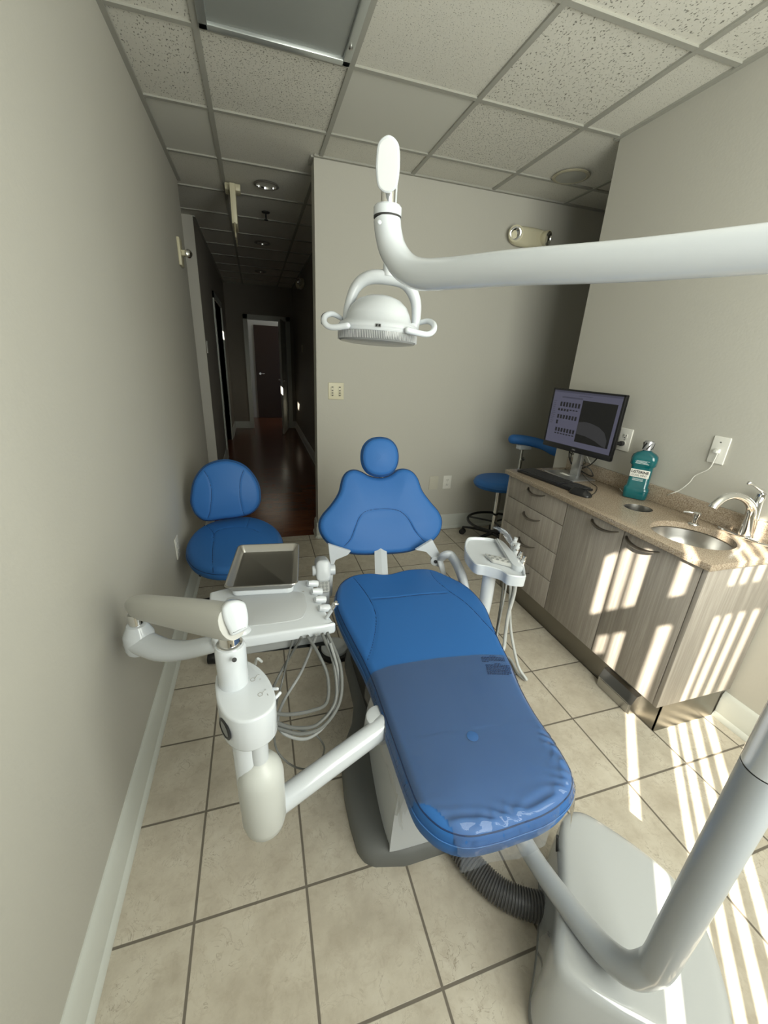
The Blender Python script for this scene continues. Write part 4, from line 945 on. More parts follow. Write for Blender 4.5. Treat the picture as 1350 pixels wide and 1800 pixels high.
# post behind the bottle and the tube to the chair
pq = Pd(432, 1330, 1.0); pz0 = Pd(450, 1430, 1.03)
e1 = Pd(500, 1404, 1.02); e2 = Pd(660, 1287, 1.15); dirn = e2 - e1
corner = e1 - dirn / np.linalg.norm(dirn) * .075; corner[2] = e1[2] - dirn[2] / np.linalg.norm(dirn) * .075
ptop = np.array([corner[0] - .004, corner[1], zt - .06])
mk('support_tube', tube([ptop, (corner[0] - .003, corner[1], corner[2] + .12), (corner[0], corner[1], corner[2] + .035), corner + dirn * .06, e1, (e1 + e2) / 2, e2, e2 + dirn * .35], .0305, 28, 8), WHITE, du)
pj = Pd(655, 1272, 1.17); mk('swivel_hub', cyl((e2[0] + .02, e2[1] + .03, e2[2] - .05), (e2[0] + .02, e2[1] + .03, e2[2] + .028), .042, 28, .01), PLASTIC, du)
mk('box_mount', tube([(px_, py_, zt - .06), (ptop[0], ptop[1], zt - .06)], .03, 16), WHITE, du)
# upper arm
aR = Pd(398, 1083, .875); aR = np.array([px_ - .004, py_, aR[2]]); aL = Pd(236, 1066, 1.17)
ad = aL - aR; AL = np.linalg.norm(ad); ad /= AL
MA = frame(aR, ad, np.array([0, 0, 1]))
secs_ = []; N = 28
def arm_sec(w_, h_, n_=28):
    P = []
    for k in range(n_):
        a = 2 * PI * k / n_; c_, s_ = math.cos(a), math.sin(a); e = 2.6
        wz = h_ * (np.sign(s_) * abs(s_) ** (2 / e)); wy = w_ * (np.sign(c_) * abs(c_) ** (2 / e)) * (1.0 - .25 * max(0, -s_))
        P.append((wy, wz))
    return P
V = []; F = []
st = [(-.03, .90), (0, 1), (AL * .3, 1.0), (AL * .6, .95), (AL * .88, .9), (AL * .96, .82), (AL + .008, .62), (AL + .022, .30), (AL + .026, .05)]
for x_, s_ in st:
    for wy, wz in arm_sec(.034 * s_, .041 * s_, N): V.append((x_, wy, wz))
for i_ in range(len(st) - 1):
    for k in range(N): F.append((i_ * N + k, i_ * N + (k + 1) % N, (i_ + 1) * N + (k + 1) % N, (i_ + 1) * N + k))
F.append(list(range(N))[::-1]); F.append([(len(st) - 1) * N + k for k in range(N)])
mk('upper_arm', xf((V, F), MA), ARMGREY, du, auto=50)
cap_px = [(192, 265), (200, 225), (240, 185), (300, 170), (350, 175), (390, 200), (412, 290), (412, 380), (395, 415), (280, 468), (250, 430), (210, 345)]
cn = -ad * .75 - FW * .65; cn /= np.linalg.norm(cn); cp0 = Pd(413, 1086, .825)
Mc = frame(cp0, np.cross(cn, [0, 0, 1]) * -1, cn)
Oc = resample(spline([toloc(Mc, *c4(*p)) for p in cap_px], 6, True), 70)
mk('end_cap', slab(Oc, -.035, 0, .008, 4, Mc), WHITE, du)
for a, b in ((142, 415), (178, 422)): p_ = Pd(*c4(a, b), .868); mk('screw', lathe([(.0055, -.004), (.0055, .001), (.003, .003)], 14, p_, -FW), STEEL, du)
# lower arm under the upper arm's far end
jl = Pd(239, 1092, 1.175); jl = np.array([max(jl[0], -.425), jl[1], jl[2]])
mk('joint', cyl((jl[0], jl[1], jl[2] - .02), (jl[0], jl[1], aL[2] - .015), .020, 24), CHROME, du)
mk('elbow_cup', lathe([(.040, jl[2] - .098), (.043, jl[2] - .085), (.042, jl[2] - .045), (.040, jl[2] - .040), (.027, jl[2] - .010), (.022, jl[2] - .008)], 32, (jl[0], jl[1], 0)), WHITE, du)
la = [np.array([jl[0] - .004, jl[1], jl[2] - .068]), Pd(285, 1142, 1.165), Pd(330, 1142, 1.14), Pd(385, 1128, 1.12), Pd(425, 1112, 1.12)]
mk('lower_arm', tube(la, [.040, .036, .030, .028, .027], 24, 8, sy=.85, rnd=True), WHITE, du)
# instrument head
zh = .725
hp_ = [(368, 1047), (378, 1038), (440, 1026), (530, 1019), (543, 1020), (560, 1046), (572, 1072), (584, 1090), (585, 1097), (505, 1110), (426, 1122), (380, 1126), (370, 1110)]
Oh = resample(spline([tuple(Pz(u, v, zh)[:2]) for u, v in hp_], 4, True), 120)
ih = mk('instrument_head', slab(Oh, zh - .036, zh, .008, 4), WHITE, du)
# raised inset panel
ip = [(400, 1052), (520, 1040), (538, 1058), (536, 1078), (520, 1090), (430, 1102), (420, 1100)]
mk('top_panel', slab(resample(spline([tuple(Pz(u, v, zh)[:2]) for u, v in ip], 4, True), 70), zh - .002, zh + .0015, .001, 2), mat('panel_satin', (.47, .49, .51), .45), ih)
mk('underside', slab(inset(Oh, .022), zh - .075, zh - .034, .004, 2), GREYPL, ih)
mk('grip', tube([Pz(436, 1139, zh - .07), Pz(441, 1138, zh - .07), Pz(443, 1133, zh - .065)], .004, 8), CHROME, ih)
for k, (u, v) in enumerate([(549, 1026), (556, 1040), (562, 1054), (569, 1069)]):
    p_ = Pz(u, v, zh + .006); d_ = np.array([.85, .2, -.25]); h_ = mk('handpiece_holder', tube([p_ - d_ * .018, p_, p_ + d_ * .020], [.009, .0125, .0115], 16, 4, rnd=False), WHITE, ih)
    mk('holder_opening', lathe([(.0085, 0), (.0085, .001)], 16, p_ + d_ * .0208 + np.array([0, 0, 0]), d_), DARK, h_)
p0_, p1_ = Pz(574, 1086, zh + .005), Pz(585, 1069, zh + .045)
sy_ = mk('air_water_syringe', tube([p0_, p1_], [.0055, .0055], 14), PLASTIC, du)
mk('syringe_head', join(tube([p1_, Pz(589, 1062, zh + .058)], [.007, .008], 14, rnd=True), tube([Pz(589, 1063, zh + .056), Pz(595, 1062, zh + .060)], [.004, .003], 10), lathe([(.004, 0), (.004, .006)], 12, Pz(590, 1060, zh + .06), (.3, -.3, .9))), CHROME, sy_)
mk('marking', join(*[box(*(lambda q_: (q_[0] - .003, q_[0] + .003, q_[1] - .0035, q_[1] + .0035, zh, zh + .0005))(Pz(533 + k * .0 - (k == 2) * 0, 1040 + k * 5, zh))) for k in range(3)]), ICON, ih, smooth=False)
# supply hoses looping between head, control box and floor
HL = [
 [(575, 1112, 1.14), (598, 1170, 1.16), (598, 1230, 1.13), (570, 1275, 1.08), (530, 1290, 1.03), (490, 1280, .98), (470, 1272, .93)],
 [(566, 1114, 1.13), (586, 1165, 1.16), (590, 1230, 1.13), (560, 1272, 1.08), (525, 1280, 1.03), (490, 1272, .97), (465, 1255, .93)],
 [(540, 1118, 1.13), (560, 1150, 1.17), (576, 1190, 1.16), (574, 1235, 1.12), (545, 1250, 1.06), (505, 1256, 1.0), (478, 1252, .95)],
 [(530, 1120, 1.14), (500, 1170, 1.2), (480, 1210, 1.15), (474, 1240, 1.0), (480, 1250, .95)],
 [(515, 1120, 1.14), (498, 1190, 1.2), (484, 1250, 1.12), (484, 1310, 1.10), (505, 1340, 1.12), (535, 1352, 1.16), (560, 1340, 1.2), (570, 1315, 1.2), (555, 1292, 1.16), (530, 1284, 1.1), (495, 1275, .98)],
 [(556, 1116, 1.14), (530, 1180, 1.2), (500, 1230, 1.14), (488, 1265, 1.02), (500, 1290, 1.0), (540, 1298, 1.04), (575, 1270, 1.1), (592, 1225, 1.15), (594, 1180, 1.16), (580, 1130, 1.14)]]
for k, L in enumerate(HL):
    mk('supply_hose', tube([Pd(*p) for p in L], [.0048, .0048, .0048, .004, .0028, .0042][k], 10, 8), HOSE if k < 5 else GREYPL, du)
mk('supply_hose', tube([Pz(460, 1163, .64), Pz(452, 1158, .66), Pz(448, 1170, .60)], .004, 8), HOSEL, du)

# steel tray lying on the unit
Zp = .775
pc4 = [Pz(u, v, Zp) for u, v in ((412, 958), (520, 955), (531, 1026), (400, 1034))]
ax_ = ((pc4[1] - pc4[0]) / 2 + (pc4[2] - pc4[3]) / 2); PW = np.linalg.norm(ax_); ay_ = ((pc4[0] - pc4[3]) + (pc4[1] - pc4[2])) / 2; PH = np.linalg.norm(ay_)
Mp = frame(sum(pc4) / 4, ax_, (0, 0, 1))
tw = thing('steel_tray', 'rimmed stainless steel instrument tray resting on the white unit', 'tray', Mp @ Vector((0, 0, -.03)))
V = []; F = []; rr2 = lambda d_: rrect(PW - 2 * d_, PH - 2 * d_, max(.020 - d_ * .55, .006), 6); N = len(rr2(0))
prof = [(0.0025, -.003), (0, -.001), (.001, .0015), (.004, .002), (.007, .0), (.020, -.022), (.026, -.024)]
prof2 = [(.026, -.026), (.018, -.024), (.005, -.003)]
for d_, z_ in prof:
    for p_ in rr2(d_): V.append((p_[0], p_[1], z_))
for i_ in range(len(prof) - 1):
    for k in range(N): F.append((i_ * N + k, i_ * N + (k + 1) % N, (i_ + 1) * N + (k + 1) % N, (i_ + 1) * N + k))
F.append([(len(prof) - 1) * N + k for k in range(N)])
mk('pan', xf((V, F), Mp), STEEL, tw)
V = []; F = []
for d_, z_ in prof2[::-1]:
    for p_ in rr2(d_): V.append((p_[0], p_[1], z_))
for i_ in range(2):
    for k in range(N): F.append((i_ * N + k, i_ * N + (k + 1) % N, (i_ + 1) * N + (k + 1) % N, (i_ + 1) * N + k))
F.append([2 * N + k for k in range(N)])
mk('underside', xf((V, F), Mp), STEEL, tw)
mk('tray_holder', xf(join(slab(rrect(PW * .86, PH * .82, .02), -.050, -.0285, .006, 3), ), Mp), WHITE, du)
mk('holder_stem', tube([Mp @ Vector((0, -PH * .2, -.045)), (float((Mp @ Vector((0, -PH * .3, 0)))[0]), float((Mp @ Vector((0, -PH * .45, 0)))[1]), zh - .03)], .02, 12), WHITE, du)

# ------------------------------------------------------------------ dental light, post and arms
dl = thing('dental_light', 'white dental operatory light hanging from a long curved tube arm', 'dental light', (.56, .19, .40))
T0 = Pd(915, 1465, 1.14)
tp = [(930, 1495, 1.11, .0235), (1005, 1602, .975, .025), (1060, 1668, .90, .027)]
POSTX, POSTY = .695, .231
bendz = Pd(1140, 1712, .67)[2]
base_pt = Pd(1110, 1705, .705)
pts = [T0 + (T0 - Pd(930, 1495, 1.11)) * 2.5] + [Pd(*t_[:3]) for t_ in tp]
zbend = pts[-1][2]
pts += [Pd(1108, 1704, .845), Pd(1145, 1700, .812), np.array([POSTX, POSTY, .37])]
pts2 = [np.array([POSTX, POSTY, z_]) for z_ in (.45, .60, .905)]
LOWER = mat('post_shaded_enamel', (.38, .405, .43), .3, coat=.4)  # grey enamel darkened further: shade on the lower post is put into the colour
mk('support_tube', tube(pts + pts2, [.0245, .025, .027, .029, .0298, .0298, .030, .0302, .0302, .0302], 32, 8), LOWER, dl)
mk('upper_post', join(cyl((POSTX, POSTY, .907), (POSTX, POSTY, 1.68), .0307, 36, .003)), WHITE, dl)
mk('post_joint', cyl((POSTX, POSTY, .90), (POSTX, POSTY, .91), .0292, 32), DARK, dl)
k_arm = .742 
jt0 = Pd(681, 382, .947); pn = np.array([jt0[1] - POSTY, POSTX - jt0[0], 0]); pn /= np.linalg.norm(pn)
aE = [Pp(u_, v_, jt0, pn) for u_, v_ in ((1350, 437), (1100, 459), (900, 471), (790, 481))]
pe = Pd(682, 400, .945)
ez = aE[-1][2]
# horizontal arm from the post cap to the elbow, at one height
hz_ = 1.61
a0 = np.array([POSTX, POSTY, 2 * aE[0][2] - aE[1][2]]); a1 = aE[1]; a3 = aE[3]
el = np.array([pe[0], pe[1], hz_])
bend = [Pp(738, 482, jt0, pn), Pp(710, 468, jt0, pn), Pp(691, 440, jt0, pn), Pp(683, 410, jt0, pn), Pd(681, 382, .947) - np.array([0, 0, .006])]
mk('long_arm', tube([a0, aE[0], aE[1], aE[2], aE[3]] + bend, [.028, .028, .0287, .0297, .0307, .0323, .0323, .0323, .0323, .0323], 32, 8), WHITE, dl)
jt = Pd(681, 382, .947)
mk('arm_collar', lathe([(.0315, 0), (.0332, .002), (.0332, .018), (.0303, .022), (.0173, .0235)], 36, jt, (0, 0, 1)), WHITE, dl)
mk('collar_gap', cyl(jt - np.array([0, 0, .003]), jt + np.array([0, 0, .001]), .0328, 32), DARK, dl)
mk('cap_button', lathe([(.005, 0), (.0045, .002), (.002, .003)], 16, Pd(667, 391, .916), -FW), WHITE, dl)
mk('joint', cyl(jt + np.array([0, 0, .015]), (jt[0], jt[1], Pd(682, 316, .947)[2]), .0167, 28), CHROME, dl)
# balance arm runs away from the camera to the lamp
cc = Pd(682, 290, .875); LP = Pd(684, 470, 1.18); LT = Pd(684, 462, 1.2)
far_ = Pd(691, 306, 1.2); far_[:2] = LT[:2]
bd_ = far_ - cc; BLn = np.linalg.norm(bd_); bd_ /= BLn
Mba = frame(cc, bd_, (0, 0, 1))
O = resample(spline([(a_ * 1.2, b_ * 1.17) for a_, b_ in [(0, .0400), (.0165, .030), (.0205, .008), (.0205, -.012), (.0160, -.032), (0, -.040), (-.0160, -.032), (-.0205, -.012), (-.0205, .008), (-.0165, .030)]], 6, True), 60)
V = []; F = []; N = len(O)
for x_, s_ in ((0, 1), (BLn * .5, .86), (BLn, .7)):
    for p_ in O: V.append((x_, p_[0] * s_, p_[1] * s_))
for i_ in range(2):
    for k in range(N): F.append((i_ * N + k, i_ * N + (k + 1) % N, (i_ + 1) * N + (k + 1) % N, (i_ + 1) * N + k))
F.append(list(range(N))); F.append([2 * N + k for k in range(N)])
mk('balance_arm', xf((V, F), Mba), SATIN, dl)
Mcap = Mba @ Matrix(((0, 0, -1, 0), (1, 0, 0, 0), (0, 1, 0, 0), (0, 0, 0, 1)))
capO = inset(O, -.0012)
mk('arm_end_cap', slab(capO, -.006, .012, .004, 3, Mba @ Matrix(((0, 0, -1, 0), (-1, 0, 0, 0), (0, 1, 0, 0), (0, 0, 0, 1)))), WHITE, dl)
mk('cap_inlay', slab(inset(O, .003), .0122, .0128, .0004, 1, Mba @ Matrix(((0, 0, -1, 0), (-1, 0, 0, 0), (0, 1, 0, 0), (0, 0, 0, 1)))), mat('inlay_grey', (.62, .64, .65), .35), dl)
# lamp head
LC = Pd(664, 585, 1.2)
tilt = math.radians(4)
lx = Vector((R2[0], R2[1], -.02)).normalized(); 
Ml = frame(LC, lx, (math.sin(tilt) * -.3, 0.06, 1))
sl = 1.2 / FPX / 4.185                       # metres per crop pixel at the lamp
stem_b = Ml @ Vector((.012, .0, .175))
mk('lamp_stem', tube([(LT[0], LT[1], far_[2] - .02), (LT[0], LT[1], LT[2] + .03), tuple(Ml @ Vector((.02, .0, .20))), tuple(Ml @ Vector((.022, 0, .158)))], [.0145, .0145, .0150, .0175], 24, 6), PLASTIC, dl)
mk('stem_ring', lathe([(.0178, 0), (.0178, .012), (.016, .014)], 24, Ml @ Vector((.022, 0, .150)), Ml.to_3x3() @ Vector((0, 0, 1))), PLASTIC, dl)
yk = [(-.094, .01, .018), (-.092, .01, .06), (-.072, .01, .118), (-.035, .01, .146), (.020, .01, .150), (.072, .01, .140), (.104, .01, .10), (.112, .01, .05), (.108, .01, .004)]
mk('yoke', xf(tube(yk, [.014, .017, .020, .023, .024, .023, .020, .017, .014], 18, 8, sy=.8), Ml), PLASTIC, dl)
lh_ = mk('lamp_housing', xf(join(lathe([(.116, -.004), (.121, .002), (.121, .012), (.114, .022), (.098, .030), (.092, .05), (.082, .070), (.062, .088), (.035, .098), (.001, .101)], 64, sx=1, sy=.80)), Ml), PLASTIC, dl, auto=50)
mk('front_lip', xf(lathe([(.1215, .004), (.1235, .008), (.1215, .014)], 64, sx=1, sy=.80, cap=False), Ml), PLASTIC, lh_)
mk('lens', xf(lathe([(.118, -.003), (.117, -.020), (.112, -.028), (.09, -.031), (.001, -.032)], 64, sx=1, sy=.80), Ml), mat('lens_clear', (.20, .21, .215), .18, spec=.8), lh_)
RB = []
for k in range(150):
    a = 2 * PI * k / 150; RB.append(box(-.0007, .0007, -.0007, .0007, -.024, -.004)); RB[-1] = xf(RB[-1], Matrix.Translation((.1182 * math.cos(a), .0946 * math.sin(a), 0)))
mk('lens_ribs', xf(join(*RB), Ml), mat('lens_rib', (.5, .51, .52), .3), lh_, smooth=False)
mk('switch', xf(box(-.006, .010, -.1005, -.095, .004, .013, .001), Ml), GREYPL, lh_)
mk('switch_rocker', xf(join(box(-.004, .0005, -.102, -.0995, .0055, .0115, .0005), box(.003, .0085, -.102, -.0995, .0055, .0115, .0005)), Ml), BLACK, lh_)
for s_ in (-1, 1):
    cx_ = .010 if s_ > 0 else -.002
    hnd = [(s_ * .112 , .02, .034), (s_ * .135 + cx_, .0, .042), (s_ * .152 + cx_, -.03, .030), (s_ * .150 + cx_, -.055, .010), (s_ * .128 + cx_, -.068, -.002), (s_ * .085, -.080, .004)]
    mk('handle', xf(tube(hnd, [.0065, .0078, .0085, .0085, .008, .009], 16, 8, rnd=True), Ml), WHITE, lh_)
    if s_ < 0: mk('handle_wrap', xf(tube([(s_ * .138 - .004, -.002, .0415), (s_ * .153 - .004, -.028, .030), (s_ * .151 - .004, -.052, .010)], [.0082, .0084, .008], 14, 6), Ml), fm, lh_)
mk('lens_bracket', xf(join(box(-.102, -.082, -.006, .03, .008, .036, .004), box(.096, .116, -.006, .03, .0, .034, .004)), Ml), PLASTIC, lh_)
mk('screw', xf(join(cyl((-.094, -.010, .022), (-.094, -.002, .022), .003, 10), cyl((.108, -.012, .012), (.108, -.002, .012), .003, 10)), Ml), DARK, lh_)

# ------------------------------------------------------------------ junction box cover at the lower right
ZJ = .20
jp = [(1002, 1420), (984, 1445), (985, 1540), (980, 1610), (972, 1670), (985, 1712), (1060, 1765), (1150, 1815), (1230, 1860), (1290, 1880), (1296, 1800), (1268, 1690), (1240, 1615), (1205, 1558), (1150, 1505), (1080, 1455), (1030, 1424)]
Oj = resample(spline([tuple(Pz(u, v, ZJ)[:2]) for u, v in jp], 6, True), 140)
for _ in range(12): Oj = (np.roll(Oj, 1, 0) + 2 * Oj + np.roll(Oj, -1, 0)) / 4
def shifted(O, prof):
    V = []; F = []; N = len(O)
    for d_, z_, s_ in prof:
        for p_ in inset(O, d_): V.append((p_[0] - .035 * s_, p_[1] - .030 * s_, z_))
    for i_ in range(len(prof) - 1):
        for k in range(N): F.append((i_ * N + k, i_ * N + (k + 1) % N, (i_ + 1) * N + (k + 1) % N, (i_ + 1) * N + k))
    F.append(list(range(N))); F.append([(len(prof) - 1) * N + k for k in range(N)])
    return V, F
jb = thing('utility_box', 'glossy light grey floor utility box under the light post at the lower right', 'utility box', (.80, .3, 0))
mk('cover', shifted(Oj, [(-.012, .028, 1), (-.010, .06, .85), (-.006, .12, .5), (-.002, ZJ - .035, .16), (0, ZJ - .02, .06), (.004, ZJ - .008, 0), (.012, ZJ - .002, 0), (.022, ZJ, 0), (.03, ZJ, 0)]), mat('cover_gloss', (.43, .445, .45), .12, coat=1, crough=.06), jb)
mk('plinth', shifted(Oj, [(-.013, 0, 1), (-.013, .028, 1)]), GREYPL, jb)
# corrugated hose
hs = [Pz(u, v, z_) for u, v, z_ in ((770, 1440, .07), (800, 1480, .045), (838, 1530, .040), (880, 1568, .040), (930, 1590, .040), (985, 1598, .040), (1030, 1600, .042))]
HS = spline(hs, 40); RAD = [.0365 if (k % 4) < 2 else .031 for k in range(len(HS))]
mk('corrugated_hose', tube(HS, RAD, 24, sm=False), mat('hose_dark', (.10, .10, .10), .4, spec=.6), label='grey corrugated suction hose on the floor between chair base and utility box', cat='hose', auto=20)
mk('black_cord', tube([Pz(980, 1470, .3), Pz(979, 1500, .15), Pz(978, 1540, .05), Pz(975, 1570, .01)], .004, 8), RUBBER, label='black cord dropping to the floor beside the light grey utility box', cat='cord')

# ------------------------------------------------------------------ assistant's unit on the right
au = thing('suction_unit', 'white assistant suction unit with instrument holders on a post beside the cabinet', 'dental unit', (.95, 1.35, .2))
za = .635
c8 = lambda a, b: (780 + a / 5.295, 900 + b / 5.295)
ap = [(205, 260), (240, 232), (360, 232), (470, 248), (560, 285), (600, 320), (680, 400), (745, 480), (762, 560), (755, 600), (610, 585), (540, 540), (400, 500), (300, 480), (225, 400), (195, 330)]
Oa_ = resample(spline([tuple(Pz(*c8(*p), za)[:2]) for p in ap], 5, True), 110)
ah = mk('holder_tray', plate_rings(Oa_, [(.010, za - .055), (.002, za - .05), (0, za - .02), (0, za - .004), (.003, za), (.006, za), (.010, za - .004), (.012, za - .012), (.02, za - .014)]), WHITE, au)
mk('divider', tube([Pz(*c8(480, 255), za + .002), Pz(*c8(545, 350), za + .002), Pz(*c8(620, 480), za + .002)], .004, 8), PLASTIC, ah)
mk('holder_block', slab(resample(spline([tuple(Pz(*c8(*p), za)[:2]) for p in [(490, 262), (560, 300), (640, 390), (720, 490), (735, 540), (660, 520), (610, 470), (540, 350)]], 4, True), 50), za - .02, za + .012, .005, 2), WHITE, ah)
kpz = za + .004; kq = [Pz(*c8(*p), kpz) for p in [(385, 385), (590, 430), (640, 490), (450, 440)]]
kpo = [tuple(p[:2]) for p in kq]
mk('control_keypad', slab(resample(kpo, 40), za - .012, kpz, .002, 2), mat('keypad_light', (.55, .56, .55), .35), ah)
BT = []
for k in range(4):
    for r_ in range(2):
        p_ = kq[0] * (1 - (k + .5) / 4) + kq[1] * ((k + .5) / 4); p2_ = kq[3] * (1 - (k + .5) / 4) + kq[2] * ((k + .5) / 4); p_ = p_ * (.7 - .42 * r_) + p2_ * (.3 + .42 * r_)
        BT.append(lathe([(.0065, 0), (.0065, .0015), (.004, .002)], 12, p_))
mk('button', join(*BT), GREYPL, ah)
hx = []
for k, (a, b, hgt, r_) in enumerate([(640, 335, .055, .012), (668, 370, .045, .012), (700, 440, .040, .010), (735, 475, .036, .010)]):
    p_ = Pz(*c8(a, b), za); h_ = mk('suction_handpiece', lathe([(r_ * .8, -.02), (r_, 0), (r_, hgt * .6), (r_ * .75, hgt * .65), (r_ * .75, hgt), (r_ * .5, hgt)], 20, p_, (.15, -.05, 1)), PLASTIC if k < 2 else CHROME, au)
    mk('valve_ring', lathe([(r_ * 1.12, hgt * .25), (r_ * 1.12, hgt * .4)], 20, p_, (.15, -.05, 1)), CHROME, h_)
bgp = Pz(*c8(640, 300), za + .04)
V = []; F = []; rs2 = np.random.RandomState(8)
tip = Pz(*c8(458, 143), za + .10); 
for i_ in range(7):
    t_ = i_ / 6; c_ = bgp * (1 - t_) + tip * t_ + np.array([0, 0, .02 * math.sin(t_ * PI)]); r_ = .022 * (1 - t_) + .003
    for k in range(10):
        a = 2 * PI * k / 10; V.append(c_ + np.array([math.cos(a) * .3, math.cos(a) * .6, math.sin(a)]) * r_ * (1 + .35 * rs2.randn()))
for i_ in range(6):
    for k in range(10): F.append((i_ * 10 + k, i_ * 10 + (k + 1) % 10, (i_ + 1) * 10 + (k + 1) % 10, (i_ + 1) * 10 + k))
mk('plastic_sleeve', (V, F), fm, label='crumpled clear plastic sleeve on the suction unit handpiece', cat='plastic sleeve', smooth=False)
pt_ = Pz(*c8(432, 545), za - .05)
mk('post', tube([(pt_[0], pt_[1], za - .03), (pt_[0], pt_[1], .40), (pt_[0] - .02, pt_[1], .33), (pt_[0] - .12, pt_[1] - .01, .30), (.60, pt_[1] - .02, .30)], .030, 28, 6), WHITE, au)
for L, r_, mt in (([(560, 600, .58), (545, 750, .45), (515, 950, .30), (495, 1080, .2), (480, 1180, .15)], .0045, HOSE), ([(590, 610, .58), (570, 750, .45), (530, 960, .3), (505, 1090, .2), (490, 1200, .15)], .0045, HOSEL),
                  ([(620, 600, .58), (622, 750, .46), (615, 900, .36), (625, 1100, .22), (660, 1300, .12), (700, 1450, .06), (770, 1560, .02), (690, 1500, .012), (640, 1400, .012), (600, 1350, .012)], .0072, HOSEL), ([(678, 610, .58), (650, 780, .45), (600, 960, .34), (575, 1130, .24), (560, 1260, .18), (520, 1340, .15)], .0085, HOSEL)):
    mk('suction_hose', tube([Pz(*c8(a, b), z_) for a, b, z_ in L], r_, 12, 8), mt, au)

# ------------------------------------------------------------------ foot pedal
fp_ = Pz(588, 1138, .03)
pe_ = thing('foot_pedal', 'round white foot control with a black rim on the floor left of the chair', 'foot pedal', (fp_[0], fp_[1], 0))
mk('base_ring', lathe([(.085, 0), (.088, .008), (.085, .022), (.070, .026)], 40, (fp_[0], fp_[1], 0)), BLACK, pe_)
mk('dome', lathe([(.070, .024), (.068, .040), (.055, .052), (.03, .058), (.001, .059)], 40, (fp_[0], fp_[1], 0), cap=False), PLASTIC, pe_)
mk('pedal_cord', tube([(fp_[0] + .08, fp_[1] - .02, .015), Pz(603, 1160, .01), Pz(612, 1150, .02), Pz(622, 1165, .01), Pz(620, 1185, .01)], .005, 8), RUBBER, label='black cord looping from the foot pedal to the chair base', cat='cord')

# ------------------------------------------------------------------ stools
def star_base(t, c, z0, R=.24, zc=.09, mt=None, n=5, ph=.3):
    for k in range(n):
        a = ph + 2 * PI * k / n; d_ = np.array([math.cos(a), math.sin(a), 0]); c3_ = np.array([c[0], c[1], 0])
        lg = mk('base_leg', tube([c3_ + [0, 0, zc], c3_ + d_ * R * .5 + [0, 0, zc], c3_ + d_ * R + [0, 0, zc - .015]], [.022, .018, .013], 10, sy=.6), mt or CHROME, t)
        p_ = c3_ + d_ * R; s_ = np.array([-d_[1], d_[0], 0])
        mk('caster', join(cyl(p_ + [0, 0, .026] - s_ * .022, p_ + [0, 0, .026] - s_ * .006, .026, 20, .003), cyl(p_ + [0, 0, .026] + s_ * .006, p_ + [0, 0, .026] + s_ * .022, .026, 20, .003), cyl(p_ + [0, 0, .03], p_ + [0, 0, zc - .012], .008, 10)), BLACK, lg)
st1 = thing('stool', 'blue vinyl operator stool with tall rounded backrest beside the left wall', 'stool', (-.165, 2.19, 0))
c5 = lambda a, b: (300 + a / 4.0906, 740 + b / 4.0906)
M1 = frame((-.165, 2.2, .46), (1, 0, 0), (-.0, -.06, 1))
sp_ = [(108, 930), (120, 870), (180, 790), (280, 735), (400, 705), (560, 692), (680, 720), (770, 780), (806, 860), (770, 950), (640, 1030), (480, 1075), (300, 1078), (180, 1040), (125, 985)]
s1o = [toloc(M1, *c5(*p), -.01) for p in sp_]
sm1 = [[(240, 735), (300, 800), (310, 850), (302, 950), (303, 1090)], [(570, 700), (545, 775)], [(303, 850), (330, 805), (400, 785), (545, 776), (640, 810)]]
C1 = Cushion(s1o, M1, .075, .030, .014, [[toloc(M1, *c5(*p)) for p in g_] for g_ in sm1], .004, .004, ((-.04, 0), (.04, 0)), 160, 30, .08)
a_ = mk('seat', C1.mesh(), BLUE, st1, auto=80); mk('seam', C1.seams(), BLUE_S, a_); mk('piping', C1.piping(.0, .0018), BLUE_S, a_)
M1b = frame((-.21, 2.44, .69), (1, .05, 0), (.0, -.97, .22))
bp1 = [(140, 560), (160, 440), (215, 350), (290, 300), (400, 280), (510, 310), (590, 380), (640, 480), (642, 590), (590, 660), (500, 692), (380, 708), (250, 722), (180, 680), (148, 620)]
b1o = [toloc(M1b, *c5(*p)) for p in bp1]
sm2 = [[(240, 358), (280, 430), (294, 520), (285, 640), (262, 715)], [(525, 350), (500, 430), (498, 540), (515, 630), (530, 680)]]
C1b = Cushion(b1o, M1b, .065, .026, .018, [[toloc(M1b, *c5(*p)) for p in g_] for g_ in sm2], .004, .004, ((0, -.05), (0, .08)), 160, 28, .08)
b_ = mk('backrest', C1b.mesh(), BLUE, st1, auto=80); mk('seam', C1b.seams(), BLUE_S, b_); mk('piping', C1b.piping(.006, .0018), BLUE_S, b_)
mk('back_support', tube([M1b @ Vector((0, -.05, -.07)), M1b @ Vector((0, -.20, -.10)), (-.18, 2.46, .38), (-.168, 2.3, .36)], .016, 12, sy=.6), CHROME, st1)
mk('column', cyl((-.165, 2.2, .09), (-.165, 2.2, .385), .025, 20), CHROME, st1)
mk('seat_plate', box(-.265, -.065, 2.1, 2.3, .37, .387, .004), BLACK, st1)
mk('lever', tube([(-.20, 2.14, .372), (-.32, 2.02, .365), (-.34, 1.99, .365)], [.004, .004, .008], 8), BLACK, st1)
cq = Pz(375, 1158, .03)
star_base(st1, (-.165, 2.19), 0, .235, .085, BLACK, 5, .5)
mk('caster', join(cyl(Pz(366, 1157, .028) * [1, 1, 0] + [0, 0, .028], Pz(380, 1156, .028) * [1, 1, 0] + [0, 0, .028], .028, 20, .003)), BLACK, label='single black caster wheel showing on the tiles beneath the white instrument arm', cat='caster')
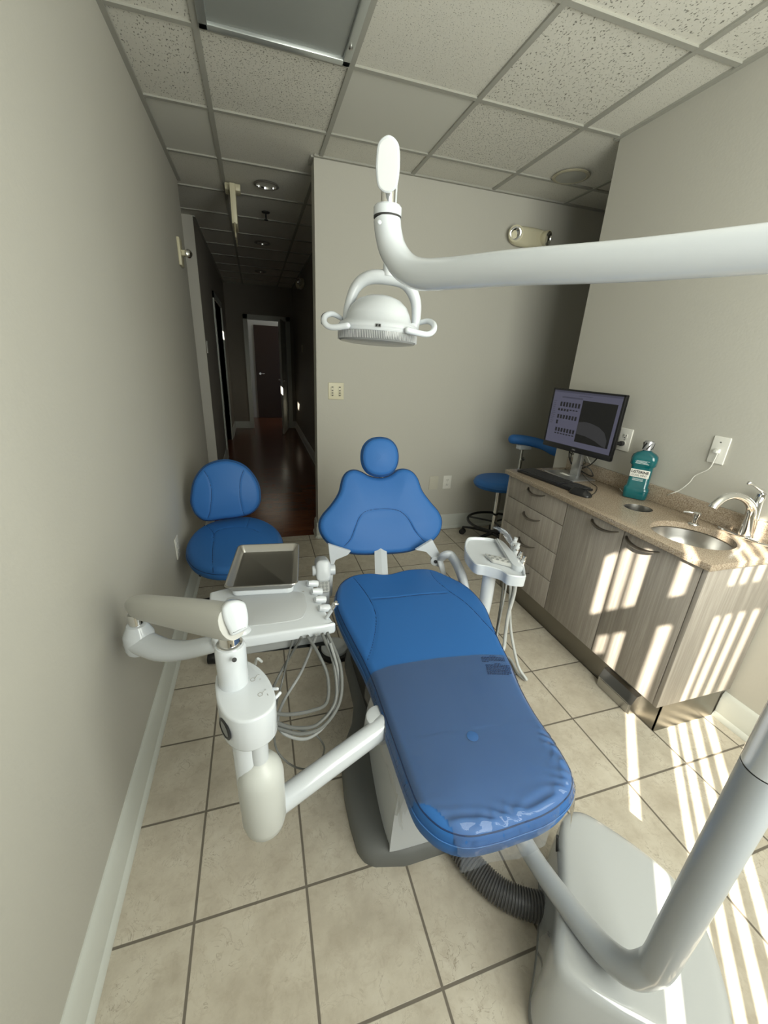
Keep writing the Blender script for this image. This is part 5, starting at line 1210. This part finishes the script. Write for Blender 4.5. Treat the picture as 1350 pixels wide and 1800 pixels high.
# assistant stool behind the cabinet
s2c = (1.885, 2.76)
st2 = thing('stool', 'blue assistant stool with curved body-support arm behind the far end of the cabinet', 'stool', (*s2c, 0))
M2 = frame((s2c[0], s2c[1], .575), (1, 0, 0), (0, 0, 1))
s2o = [(.215 * math.cos(a) * 1.03, .20 * math.sin(a)) for a in np.linspace(0, 2 * PI, 13)[:-1]]
C2 = Cushion(s2o, M2, .07, .035, .012, [], axis=((-.01, 0), (.01, 0)), N=100, K=14, D=.08)
mk('seat', C2.mesh(), BLUE, st2, auto=80)
mk('column', cyl((*s2c, .10), (*s2c, .51), .022, 20), CHROME, st2)
RG = []; rc = Pz(866, 940, .17); 
mk('foot_ring', tube([(s2c[0] + .225 * math.cos(a), s2c[1] + .225 * math.sin(a), .19) for a in np.linspace(0, 2 * PI, 49)], .011, 10, sm=False, cap=False), BLACK, st2)
mk('ring_spoke', join(*[tube([(s2c[0] + .02 * math.cos(a), s2c[1] + .02 * math.sin(a), .19), (s2c[0] + .22 * math.cos(a), s2c[1] + .22 * math.sin(a), .19)], .008, 8) for a in (.3, 2.4, 4.5)]), BLACK, st2)
star_base(st2, s2c, 0, .27, .085, BLACK, 5, 3.55)
ca = lambda a, b: (800 + a / 6.75, 740 + b / 6.75)
Ys = 2.78; pa_ = Py(*ca(765, 560), Ys); pb_ = Py(*ca(800, 340), Ys)
mk('arm_post', join(tube([(pa_[0], Ys, .50), pb_], .010, 14), tube([(pa_[0], Ys, .45), pa_, (pa_ + pb_) / 2], .0135, 14), tube([(s2c[0], s2c[1], .485), (pa_[0], Ys, .485)], .012, 8)), CHROME, st2)
mk('post_knob', lathe([(.012, 0), (.014, .012), (.008, .016)], 12, (pa_ + pb_) / 2 + [.012, 0, 0], (1, -.4, 0)), BLACK, st2)
mp_ = Py(*ca(815, 310), Ys); mk('arm_mount', box(mp_[0] - .055, mp_[0] + .055, Ys - .03, Ys + .03, mp_[2] - .016, mp_[2] + .02, .005), PLASTIC, st2)
arp = [Py(*ca(690, 215), 2.80), Py(*ca(800, 225), 2.76), Py(*ca(930, 250), 2.70), Py(*ca(1060, 290), 2.62), Py(*ca(1180, 350), 2.52), Py(*ca(1290, 400), 2.44)]
mk('body_support', tube(arp, [.040, .041, .041, .040, .042, .035], 20, 8, sy=.95, rnd=True), BLUE, st2, auto=60)
